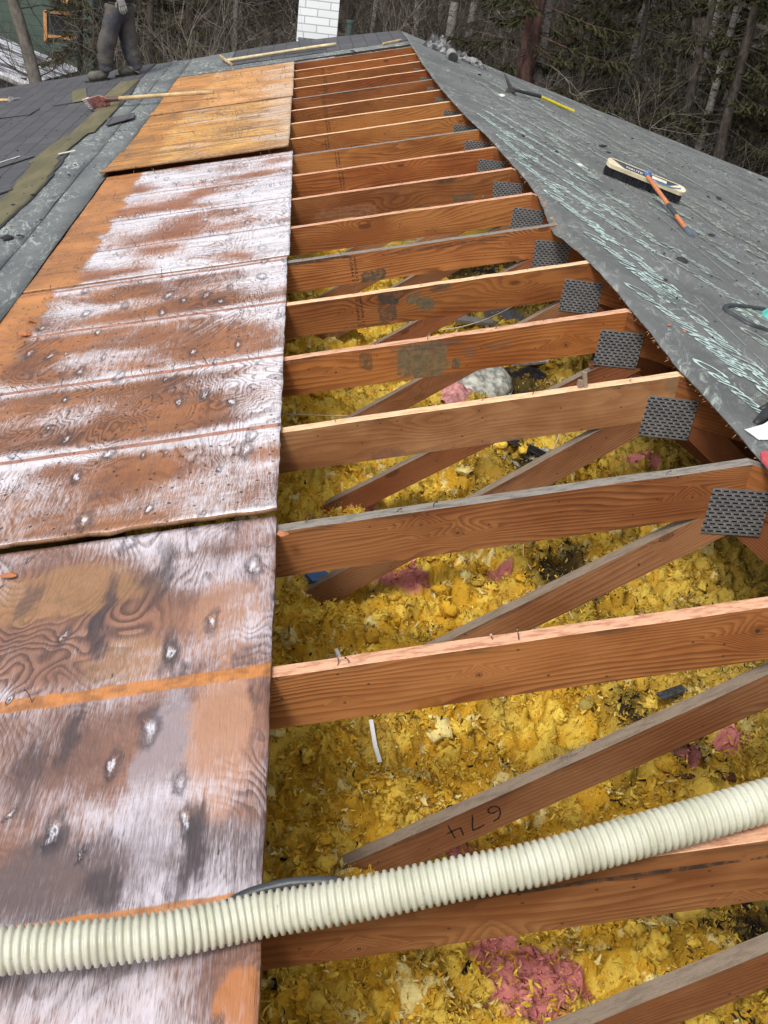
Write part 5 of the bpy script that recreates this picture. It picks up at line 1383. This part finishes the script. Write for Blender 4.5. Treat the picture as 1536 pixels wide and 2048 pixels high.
# ------------------------------------------------------------------ person walking on the left slope
def skin_body(name, joints, edges, mat, sub=2):
    me = bpy.data.meshes.new(name); me.from_pydata([j[0] for j in joints], edges, []); me.materials.append(mat)
    o = bpy.data.objects.new(name, me); COL.objects.link(o)
    m = o.modifiers.new('skin', 'SKIN'); m.use_smooth_shade = True
    for i, j in enumerate(joints):
        r = j[1]; me.skin_vertices[0].data[i].radius = r if hasattr(r, '__len__') else (r, r)
    me.skin_vertices[0].data[0].use_root = True
    s_ = o.modifiers.new('sub', 'SUBSURF'); s_.levels = sub; s_.render_levels = sub
    dg = bpy.context.evaluated_depsgraph_get(); nm = bpy.data.meshes.new_from_object(o.evaluated_get(dg))
    bpy.data.objects.remove(o); bpy.data.meshes.remove(me)
    nm.materials.clear(); nm.materials.append(mat)
    o = bpy.data.objects.new(name, nm); COL.objects.link(o); return o
def person():
    y = 10.95
    def T(u, v, dy=0): return TP(y + dy, u, v)
    an1 = T(213, 148, .0); kn1 = T(211, 96, -.03); hp1 = T(227, 34, .0)
    an2 = T(273, 145, .16); kn2 = T(259, 96, .14); hp2 = T(250, 34, .16)
    pel = (hp1 + hp2) / 2 + Vector((0, 0, .05))
    chest = pel + Vector((-.02, 0, .40)); neck = chest + Vector((-.03, 0, .17)); head = neck + Vector((-.03, 0, .13))
    root = empty('person', (pel.x, y + .07, an1.z - .09), 'person in grey work trousers and boots striding left across the roof', 'person')
    M_skin = simple('skin', (.5, .3, .22), .6, .1)
    t = NT('work_trousers'); v = t.coord(); n = t.noise(t.scale(v, (14, 14, 26)), 1., 4., .65, 1.5); n2 = t.noise(v, 5., 4.)
    c = t.mix(t.step(n2, .4, .65), (.045, .048, .062), (.10, .088, .078)); M_tr = t.done(c, .85, t.bump(n, .8, .015), spec=.2)
    M_jk = simple('navy_jacket', (.018, .02, .032), .7, .3, 8, bump=.6)
    sh1 = chest + Vector((0, -.19, .08)); sh2 = chest + Vector((0, .19, .08))
    el1 = sh1 + Vector((-.02, -.06, -.28)); wr1 = T(240, -8, -.16)
    el2 = sh2 + Vector((.06, .04, -.28)); wr2 = el2 + Vector((-.08, .02, -.24))
    J = [(pel, (.09, .10)), (chest - Vector((0, 0, .15)), (.10, .11)), (chest, (.10, .12)), (neck, .06), (head, (.085, .095)), (head + Vector((-.01, 0, .10)), .07),
         (sh1, .07), (el1, .048), (wr1, .033), (sh2, .07), (el2, .048), (wr2, .033), (hp1, .06), (kn1, .045), (an1, .035), (hp2, .06), (kn2, .045), (an2, .035)]
    E = [(0, 1), (1, 2), (2, 3), (3, 4), (4, 5), (2, 6), (6, 7), (7, 8), (2, 9), (9, 10), (10, 11), (0, 12), (12, 13), (13, 14), (0, 15), (15, 16), (16, 17)]
    under(root, skin_body('body', J, E, M_skin))
    # face and hair
    mb = MB(); hc = head + Vector((0, 0, .05))
    mb.tube([hc + Vector((-.095, 0, -.01)), hc + Vector((-.118, 0, -.03))], [.012, .016], 8); under(root, mb.build('nose', M_skin, smooth=True))
    M_hat = simple('dark_cap', (.03, .03, .035), .8)
    mb = MB(); n = 14
    for j in range(6):
        a0 = j / 5 * math.pi / 2
    mb.tube([hc + Vector((0, 0, z)) for z in (.02, .06, .095, .115)], [.108, .103, .075, .02], 16); mb.box(hc + Vector((-.13, 0, .03)), .06, .07, .006)
    under(root, mb.build('cap', M_hat, smooth=True))
    # trousers: both legs and seat, baggy with creases
    def leg(h_, k_, a_, s_):
        pts = []; rad = []
        import random as _r; q = _r.Random(s_)
        for i in range(15):
            f = i / 14
            p = h_.lerp(k_, f * 2) if f < .5 else k_.lerp(a_, (f - .5) * 2)
            base = .108 * (1 - f) + .080 * f
            rad.append(base + q.uniform(-.006, .007) * (1 if f < .7 else 1.9)); pts.append(p + Vector((q.uniform(-.008, .008), 0, 0)))
        return pts, rad
    J = [(pel + Vector((0, 0, .10)), (.165, .175)), (pel, (.17, .18))]; E = [(0, 1)]
    for (h_, k_, a_, s_) in ((hp1, kn1, an1 + Vector((0, 0, .02)), 3), (hp2, kn2, an2 + Vector((0, 0, .02)), 8)):
        pts, rad = leg(h_, k_, a_, s_); prev = 1
        for p, r in zip(pts, rad):
            J.append((p, r)); E.append((prev, len(J) - 1)); prev = len(J) - 1
    under(root, skin_body('trousers', J, E, M_tr, 2))
    J = [(pel + Vector((0, 0, .085)), (.185, .20)), (pel + Vector((0, 0, .15)), (.18, .19)), (chest - Vector((0, 0, .15)), (.165, .18)), (chest, (.16, .20)), (neck - Vector((0, 0, .04)), .08), (sh1, .095), (el1, .07), (wr1 + (el1 - wr1) * .12, .055), (sh2, .095), (el2, .07), (wr2 + (el2 - wr2) * .12, .055)]
    E = [(0, 1), (1, 2), (2, 3), (3, 4), (3, 5), (5, 6), (6, 7), (3, 8), (8, 9), (9, 10)]
    under(root, skin_body('jacket', J, E, M_jk, 2))
    # boots
    M_bt = simple('olive_grey_boot', (.10, .095, .08), .8, .3, 20, bump=.5); M_sole = simple('boot_sole', (.03, .028, .026), .8)
    for a_, tipuv, dy in ((an1, (174, 150), .0), (an2, (243, 155), .16)):
        sole_z = H + a_.x * TT + .035
        heel = Vector((a_.x + .04, a_.y, 0)); toe = Vector((a_.x - .235, a_.y - .01, 0))
        gzf = lambda p: H + p.x * TT + .04
        hz, tz = gzf(heel), gzf(toe)
        a_ = a_ + Vector((-.015, 0, 0)); J = [(Vector((a_.x, a_.y, a_.z + .03)), .078), (Vector((a_.x + .01, a_.y, gzf(a_) + .075)), (.085, .078)), (Vector((heel.x, heel.y, hz + .05)), .062),
             (Vector((a_.x - .10, a_.y, gzf(a_) + .06 - .1 * TT)), (.074, .066)), (Vector((toe.x + .03, toe.y, tz + .045)), (.068, .052))]
        b = skin_body('boot', J, [(0, 1), (1, 2), (1, 3), (3, 4)], M_bt, 2); under(root, b)
        mb = MB(); n = 12; out = []
        for i in range(2 * n):
            t_ = 2 * math.pi * i / (2 * n); cx = (heel.x + toe.x) / 2; out.append(Vector((cx + math.cos(t_) * .135, a_.y + math.sin(t_) * .045, 0)))
        out = [Vector((p.x, p.y, H + p.x * TT + .031)) for p in out]; mb.prism(out, (0, 0, .022)); s_ = mb.build('boot_sole', M_sole); s_.parent = b; s_.location = -Vector(root.location)- Vector(b.location)
    # gloved hand
    M_gl = simple('grey_work_glove', (.22, .22, .21), .8, .2, 20)
    hd = T(246, 16, -.16) - wr1; hd.normalize(); side = hd.cross(Vector((0, 1, 0))).normalized(); fwd = Vector((0, 1, 0))
    J = [(wr1, .034), (wr1 + hd * .05, (.03, .042)), (wr1 + hd * .09, (.022, .044))]; E = [(0, 1), (1, 2)]
    for i, (off, L) in enumerate(((-.033, .075), (-.011, .085), (.011, .08), (.032, .062))):
        b0 = len(J); p = wr1 + hd * .095 + side * off
        J += [(p, .0125), (p + hd * L * .5 + fwd * -.004, .0115), (p + hd * L + fwd * .012, .0095)]; E += [(2, b0), (b0, b0 + 1), (b0 + 1, b0 + 2)]
    b0 = len(J); p = wr1 + hd * .04 - side * .04
    J += [(p, .014), (p + hd * .035 - side * .022, .013), (p + hd * .065 - side * .026, .011)]; E += [(1, b0), (b0, b0 + 1), (b0 + 1, b0 + 2)]
    under(root, skin_body('gloved_hand', J, E, M_gl, 1))
person()

# ------------------------------------------------------------------ neighbouring buildings
def neighbour():
    y = 24.
    A = TP(y, -160, 0); B = TP(y, 186, 90); zt = TP(y, 90, -120).z
    x0, x1 = A.x - 4, B.x
    M_gr = NT('green_siding'); t = M_gr; v = t.coord(); p = t.xyz(v); f = t.math('FRACT', t.math('MULTIPLY', p[2], 5.)); n = t.noise(v, 3., 4.)
    c = t.mix(t.step(n, .3, .7), (.055, .085, .068), (.075, .11, .088)); c = t.mix(t.step(f, .1, .0), c, (.02, .03, .025)); mg = t.done(c, .7, t.bump(f, .5, .02))
    root = empty('green_house', ((x0 + x1) / 2, y + 2, 0), 'green sided house with orange wood trim behind the trees at the upper left', 'house')
    mb = MB(); mb.box(((x0 + x1) / 2, y + 3, 3.0), (x1 - x0) / 2, 3.0, 3.0); wall = mb.build('wall', mg); under(root, wall)
    M_tr = simple('orange_trim', (.50, .24, .09), .6)
    mb = MB(); a = TP(y - .03, 90, 22); b = TP(y - .03, 90, 82)
    mb.box((a.x, y - .03, (a.z + b.z) / 2), .035, .03, (a.z - b.z) / 2 + .0)
    q = TP(y - .03, 140, 22); mb.box(((a.x + q.x) / 2, y - .03, a.z), (q.x - a.x) / 2, .03, .03)
    r_ = TP(y - .03, 150, 78); mb.box(((a.x + r_.x) / 2 + .05, y - .03, r_.z), (r_.x - a.x) / 2, .03, .03)
    wf = mb.build('window_frame', M_tr); under(root, wf)
    mb = MB(); mb.box(((a.x + q.x) / 2 + .05, y - .005, (a.z + b.z) / 2 + .05), (q.x - a.x) / 2 - .05, .01, (a.z - b.z) / 2 - .03); under(root, mb.build('window', simple('dark_glass', (.02, .02, .02), .1)))
    mb = MB(); a = TP(y - .5, 78, -14); b = TP(y - .5, 136, 9); d = b - a
    mb.prism([a, b, b + Vector((0, 0, .10)), a + Vector((0, 0, .10))], (0, .5, 0)); under(root, mb.build('roof_beam', simple('raw_beam', (.62, .36, .13), .6)))
    mb = MB(); xc = (x0 + x1) / 2; mb.prism([(x0 - .4, y - .5, 5.95), (x1 + .4, y - .5, 5.95), (xc, y - .5, 8.4)], (0, 7.2, 0)); under(root, mb.build('roof', simple('neighbour_roof', (.09, .09, .1), .8)))
    # the snow streaked lean-to roof in front
    y2 = 20.
    root = empty('lean_to_shed', (TP(y2, 0, 150).x, y2, 0), 'low shed with a snow streaked roof and dark posts at the left edge', 'shed')
    t = NT('snow_streaked_roof'); v = t.coord(); n = t.noise(t.scale(v, (.7, 6., 6.)), 1., 4., .6, .6); n2 = t.noise(v, 1.6, 4.)
    c = t.mix(t.step(t.math('ADD', t.math('MULTIPLY', n, .7), t.math('MULTIPLY', n2, .3)), .47, .56), (.09, .08, .085), (.68, .72, .80)); ms = t.done(c, .6)
    a = TP(y2, -60, 128); b = TP(y2, 62, 178); b2 = TP(23.5, 165, 150); a2 = TP(23.5, -40, 66)
    mb = MB(); up = Vector((0, 0, .10)); mb.add([a, b, b2, a2, a + up, b + up, b2 + up, a2 + up], [(0, 1, 2, 3), (7, 6, 5, 4), (0, 4, 5, 1), (1, 5, 6, 2), (2, 6, 7, 3), (3, 7, 4, 0)]); under(root, mb.build('roof', ms))
    mb = MB(); mb.add([a - Vector((0, .03, .04)), b - Vector((0, .03, .04)), b - Vector((0, .03, -.10)), a - Vector((0, .03, -.10))], [(0, 1, 2, 3)]); mb.tube([a + Vector((0, -.05, .04)), b + Vector((0, -.05, .04))], .06, 6); under(root, mb.build('fascia', simple('white_fascia', (.5, .5, .5), .7)))
    M_dp = simple('dark_post', (.03, .03, .035), .7)
    for u in (6, 22, 47):
        q = TP(y2 + .1, u, 165); mb = MB(); mb.box((q.x, y2 + .1, q.z / 2 - .02), .05, .05, q.z / 2 + .1); under(root, mb.build('post', M_dp))
    q0, q1 = TP(y2 + .1, -20, 190), TP(y2 + .1, 60, 190)
    mb = MB(); mb.box(((q0.x + q1.x) / 2, y2 + .25, q0.z / 2), (q1.x - q0.x) / 2, .03, q0.z / 2 + .25); under(root, mb.build('wall', simple('pale_wall', (.42, .43, .45), .8)))
neighbour()

# ------------------------------------------------------------------ trees
M_sbark = bark('spruce_bark', (.04, .034, .03), (.095, .078, .064))
M_rbark = bark('red_flaking_bark', (.04, .026, .022), (.13, .072, .058), 9., 3.)
M_bbark = bark('birch_bark', (.17, .155, .14), (.30, .28, .26), 12., 30., marks=(.05, .042, .036))
M_gbark = bark('grey_bark', (.11, .10, .085), (.20, .18, .155), 14., 6.)
M_twig = bark('bare_twigs', (.038, .031, .026), (.105, .088, .074), 10., 10., bumpd=.002)
M_fol = foliage('spruce_needles', (.020, .023, .009), (.055, .055, .022))
M_fol2 = foliage('dull_spruce_needles', (.034, .033, .016), (.078, .070, .034))

def trunk_mb(h, r, seed, bend=.25, sides=10):
    rr = random.Random(seed); mb = MB(); n = 10; ax, ay = rr.uniform(-bend, bend), rr.uniform(-bend, bend)
    pts = [Vector((ax * (i / n) ** 2, ay * (i / n) ** 2, -.4 + (h + .4) * i / n)) + Vector((rr.uniform(-.02, .02), rr.uniform(-.02, .02), 0)) for i in range(n + 1)]
    mb.tube(pts, [r * (1.25 if i == 0 else 1) * (1 - .9 * i / n) + .006 for i in range(n + 1)], sides); return mb, pts
def spruce(name, h, r, seed, dens, label, barkm, folm, low=.4, droop=.35):
    rr = random.Random(seed); np.random.seed(seed)
    root = empty(name, (0, 0, 0)); mb, tp = trunk_mb(h, r, seed, .15); mb.build('trunk', barkm, root, smooth=True)
    br = MB(); C0 = []; z = low
    while z < h - .3:
        f = z / h; L = (1.9 * (1 - f) ** .75 + .15) * rr.uniform(.6, 1.15) * (.75 if z < 1.5 else 1.)
        a = rr.uniform(0, 2 * math.pi); d = Vector((math.cos(a), math.sin(a), 0)); o = Vector((0, 0, z))
        pts = [o + d * L * t_ + Vector((0, 0, -droop * L * t_ ** 1.3 + .22 * L * t_ ** 3)) + Vector((rr.uniform(-.03, .03), rr.uniform(-.03, .03), 0)) * t_ for t_ in (0, .3, .55, .8, 1)]
        br.tube(pts, [.016 * (1 - .3 * f), .011, .008, .005, .002], 4, cap=False)
        leafy = (z > 1.2 or rr.random() < .65)
        ns = int(L * dens * (1 if leafy else .3))
        for _ in range(ns):
            t_ = rr.uniform(.15, 1); i = min(int(t_ * 4), 3); p = pts[i].lerp(pts[i + 1], t_ * 4 - i)
            sa = a + rr.choice((-1, 1)) * rr.uniform(.4, 1.3); ln = rr.uniform(.10, .30) * (1.15 - .5 * t_)
            C0.append((p.x, p.y, p.z, math.cos(sa), math.sin(sa), -rr.uniform(.1, 1.3), ln))
        z += rr.uniform(.04, .12) * (h / 9)
    br.build('branches', barkm, root)
    A = np.array(C0); P_ = A[:, :3]; D = A[:, 3:6]; D /= np.linalg.norm(D, axis=1)[:, None]; Ln = A[:, 6:7]
    # each spray: a strip of needles plus two side sprigs
    cos, qs = [], []; N = len(P_); off = 0
    for k in range(3):
        Dk = D + (np.random.normal(size=(N, 3)) * (.0 if k == 0 else .55)); Dk /= np.linalg.norm(Dk, axis=1)[:, None]
        Lk = Ln * (1 if k == 0 else .6); st = P_ + D * Ln * (0 if k == 0 else .3 * k)
        S_ = np.cross(Dk, np.random.normal(size=(N, 3))); S_ /= np.linalg.norm(S_, axis=1)[:, None]; W = S_ * (.011 + .012 * np.random.rand(N, 1))
        m_ = st + Dk * Lk * .5; e = st + Dk * Lk
        cos.append(np.stack([st - W * .4, st + W * .4, m_ + W, e, m_ - W], 1).reshape(-1, 3))
        b = np.arange(N)[:, None] * 5 + off
        qs.append(np.concatenate([b + np.array([[0, 1, 2, 4]]), b + np.array([[4, 2, 3, 3]])], 0)); off += N * 5
    co = np.concatenate(cos); q = np.concatenate(qs)
    tri = q[:, 2] == q[:, 3]
    faces = [tuple(x[:3]) if t_ else tuple(x) for x, t_ in zip(q.tolist(), tri)]
    me = bpy.data.meshes.new('foliage'); me.from_pydata(co.tolist(), [], faces); me.materials.append(folm)
    f_ = bpy.data.objects.new('foliage', me); COL.objects.link(f_); f_.parent = root
    root['label'] = label; root['category'] = 'tree'; return root
def twigs(mb, p, d, L, r, depth, rr, wig=.35, up=.05, sides=4):
    n = 5; pts = [p]; dd = d.normalized()
    for i in range(n):
        dd = (dd + Vector((rr.uniform(-wig, wig), rr.uniform(-wig, wig), rr.uniform(-wig, wig) + up))).normalized(); pts.append(pts[-1] + dd * L / n)
    mb.tube(pts, [r * (1 - .6 * i / n) for i in range(n + 1)], sides if depth > 1 else 3, cap=False)
    if depth > 0:
        for k in range(rr.randint(4, 6)):
            i = rr.randint(1, n); q = pts[i]; nd = (dd + Vector((rr.uniform(-1, 1), rr.uniform(-1, 1), rr.uniform(-.8, .9)))).normalized()
            twigs(mb, q, nd, L * rr.uniform(.45, .75), r * .5, depth - 1, rr, wig, up, sides)
def birch(name, h, r, seed, label, barkm, limbs=16, spread=1.2, bend=.5):
    rr = random.Random(seed); root = empty(name, (0, 0, 0)); mb, tp = trunk_mb(h, r, seed, bend); mb.build('trunk', barkm, root, smooth=True)
    br = MB()
    for i in range(limbs):
        z = rr.uniform(.12, .95) * h; j = min(int(z / h * 10), 9); a = rr.uniform(0, 6.28); d = Vector((math.cos(a), math.sin(a), rr.uniform(-.1, .8)))
        twigs(br, tp[j].lerp(tp[j + 1], .5), d, spread * rr.uniform(.6, 1.4), .012, 2, rr, .3, .03)
    br.build('branches', M_twig, root); root['label'] = label; root['category'] = 'tree'; return root
def shrub(name, seed, label, n=11, L=1.5, up=.1):
    rr = random.Random(seed); root = empty(name, (0, 0, 0)); br = MB()
    for i in range(n):
        a = rr.uniform(0, 6.28); twigs(br, Vector((rr.uniform(-.3, .3), rr.uniform(-.3, .3), -.1)), Vector((math.cos(a) * .9, math.sin(a) * .9, rr.uniform(.6, 1.6))), L * rr.uniform(.8, 1.5), .013, 3, rr, .33, up)
    br.build('branches', M_twig, root); root['label'] = label; root['category'] = 'shrub'; return root

GS, GB, GH = 'spruces of the wood behind the roof', 'bare birches of the wood behind the roof', 'bare shrubs tangled behind the roof'
sp = [spruce('spruce_tree', 11, .15, 11, 46, 'dark green spruce tree standing in the wood behind the roof', M_sbark, M_fol),
      spruce('spruce_tree', 9, .12, 12, 42, 'dark green spruce tree standing in the wood behind the roof', M_sbark, M_fol2, droop=.5),
      spruce('spruce_tree', 12, .18, 13, 40, 'dark green spruce tree standing in the wood behind the roof', M_sbark, M_fol)]
bi = [birch('birch_tree', 10, .10, 21, 'bare pale barked birch tree standing in the wood behind the roof', M_bbark),
      birch('birch_tree', 11, .08, 22, 'bare pale barked birch tree standing in the wood behind the roof', M_bbark)]
sh = [shrub('bare_shrub', 31, 'leafless tangled grey brown shrub at the edge of the wood', 12), shrub('bare_shrub', 32, 'leafless tangled grey brown shrub at the edge of the wood', 9, 1.9, .02)]
for o in sp: o['group'] = GS
for o in bi: o['group'] = GB
for o in sh: o['group'] = GH
used = set()
def plant(proto, x, y, sc, rz, z=None):
    if proto.name in used: o = copy_tree(proto)
    else: used.add(proto.name); o = proto
    o.location = (x, y, (gz(x, y) if z is None else z) - .05); o.rotation_euler = (0, 0, rz); o.scale = (sc, sc, sc); return o
rr = random.Random(77)
def fx(u, y): return TP(y, u, 60).x
# spruces: (photo column, distance)
for (u, y, i, s_) in ((380, 25, 0, 1.0), (300, 21, 1, .9), (160, 22, 1, .8), (215, 27, 0, 1.), (450, 30, 2, 1.), (520, 26, 1, .9), (700, 30, 0, 1.), (760, 27, 1, 1.), (990, 24, 1, 1.), (1180, 21, 0, .95), (1230, 25, 2, 1.), (1290, 20, 1, .95), (1130, 27, 2, 1.),
                      (1370, 24, 2, 1.), (1410, 19, 1, 1.), (1500, 18, 0, 1.), (1560, 22, 2, 1.1), (1480, 25, 1, 1.), (1640, 19, 0, 1.), (860, 33, 2, 1.), (940, 36, 0, 1.1), (1060, 33, 0, 1.), (1330, 33, 0, 1.), (1250, 37, 2, 1.), (620, 36, 0, 1.), (560, 40, 2, 1.1), (240, 38, 2, 1.), (110, 33, 0, 1.), (-60, 30, 2, 1.), (-200, 26, 0, 1.), (1750, 24, 2, 1.), (1900, 20, 0, 1.), (1450, 42, 2, 1.2), (1150, 46, 0, 1.1), (780, 46, 2, 1.2), (420, 48, 0, 1.2), (1000, 55, 2, 1.2), (640, 58, 0, 1.2), (1300, 58, 2, 1.2), (1600, 40, 0, 1.2), (900, 66, 2, 1.3), (500, 68, 0, 1.3), (1100, 70, 0, 1.3)):
    plant(sp[i], fx(u, y), y, s_ * rr.uniform(.9, 1.1), rr.uniform(0, 6))
for (u, y, i, s_) in ((835, 24, 0, 1.1), (868, 29, 1, 1.1), (897, 21, 0, 1.25), (937, 27, 0, 1.3), (1020, 30, 1, 1.3), (1100, 17.6, 0, .9), (1278, 23, 0, 1.0), (1300, 28, 1, 1.2), (1432, 22, 0, 1.2), (1400, 21, 1, 1.), (1447, 18.5, 1, 1.1), (1482, 21, 1, 1.2), (740, 25, 1, 1.), (545, 31, 1, 1.), (470, 24, 1, .9), (1240, 30, 1, 1.), (1515, 27, 0, 1.4), (985, 34, 1, 1.2), (800, 34, 1, 1.2), (710, 38, 0, 1.2), (1350, 38, 0, 1.3), (1190, 38, 1, 1.2), (1080, 40, 0, 1.3), (900, 44, 1, 1.3), (1600, 30, 0, 1.3), (280, 30, 1, 1.1)):
    plant(bi[i], fx(u, y), y, s_, rr.uniform(0, 6))
# the thick red barked spruce next to the roof
big = spruce('spruce_tree', 13, .20, 19, 30, 'thick red barked spruce trunk right behind the far verge, beside a pale birch', M_rbark, M_fol, low=2.6); big.location = (fx(1065, 17.2), 17.2, 0)
r9 = random.Random(99)
for _ in range(40):
    u = r9.uniform(640, 1560); y = r9.uniform(18, 38)
    plant(sh[r9.randint(0, 1)], fx(u, y), y, r9.uniform(1.2, 2.0), r9.uniform(0, 6))
lt = birch('grey_tree', 9, .13, 27, 'leaning grey bare tree in front of the snowy shed at the left', M_gbark, 18, 1.5, .3)
a, b = TP(15.5, 22, 0), TP(15.5, 64, 150); lt.location = (b.x + (b.x - a.x) * (b.z / (a.z - b.z)) , 15.5, 0); lt.rotation_euler = (0, math.atan2(a.x - b.x, a.z - b.z) , 0)
for (u, y, i, s_) in ((330, 15.5, 0, 1.25), (380, 16.5, 1, 1.2), (430, 15.3, 0, 1.3), (480, 16.2, 1, 1.2), (530, 15.5, 0, 1.3), (560, 17.5, 1, 1.3), (600, 18, 0, 1.3), (300, 17.5, 1, 1.2), (730, 17, 0, 1.2), (780, 18.5, 1, 1.3), (860, 18, 0, 1.2), (930, 17.2, 1, 1.2), (990, 18.5, 0, 1.3), (1040, 20, 1, 1.3),
                      (1140, 15.8, 1, 1.1), (1190, 16.5, 0, 1.1), (1240, 15.2, 1, 1.0), (1290, 16.5, 0, 1.), (1350, 15., 1, 1.), (1400, 16., 0, .9), (1470, 15, 1, .9), (1530, 16, 0, 1.), (140, 17, 0, .9), (100, 19, 1, .9), (190, 18.5, 1, 1.1), (700, 21, 1, 1.4), (650, 20, 0, 1.4), (1210, 20, 1, 1.3), (1110, 19, 0, 1.3), (1330, 19, 1, 1.3), (420, 20, 0, 1.4), (500, 21, 1, 1.4), (820, 22, 0, 1.4), (960, 22, 1, 1.4), (1250, 22.5, 0, 1.4), (350, 20, 1, 1.4), (10, 17.5, 0, .8)):
    plant(sh[i], fx(u, y), y, s_, rr.uniform(0, 6))
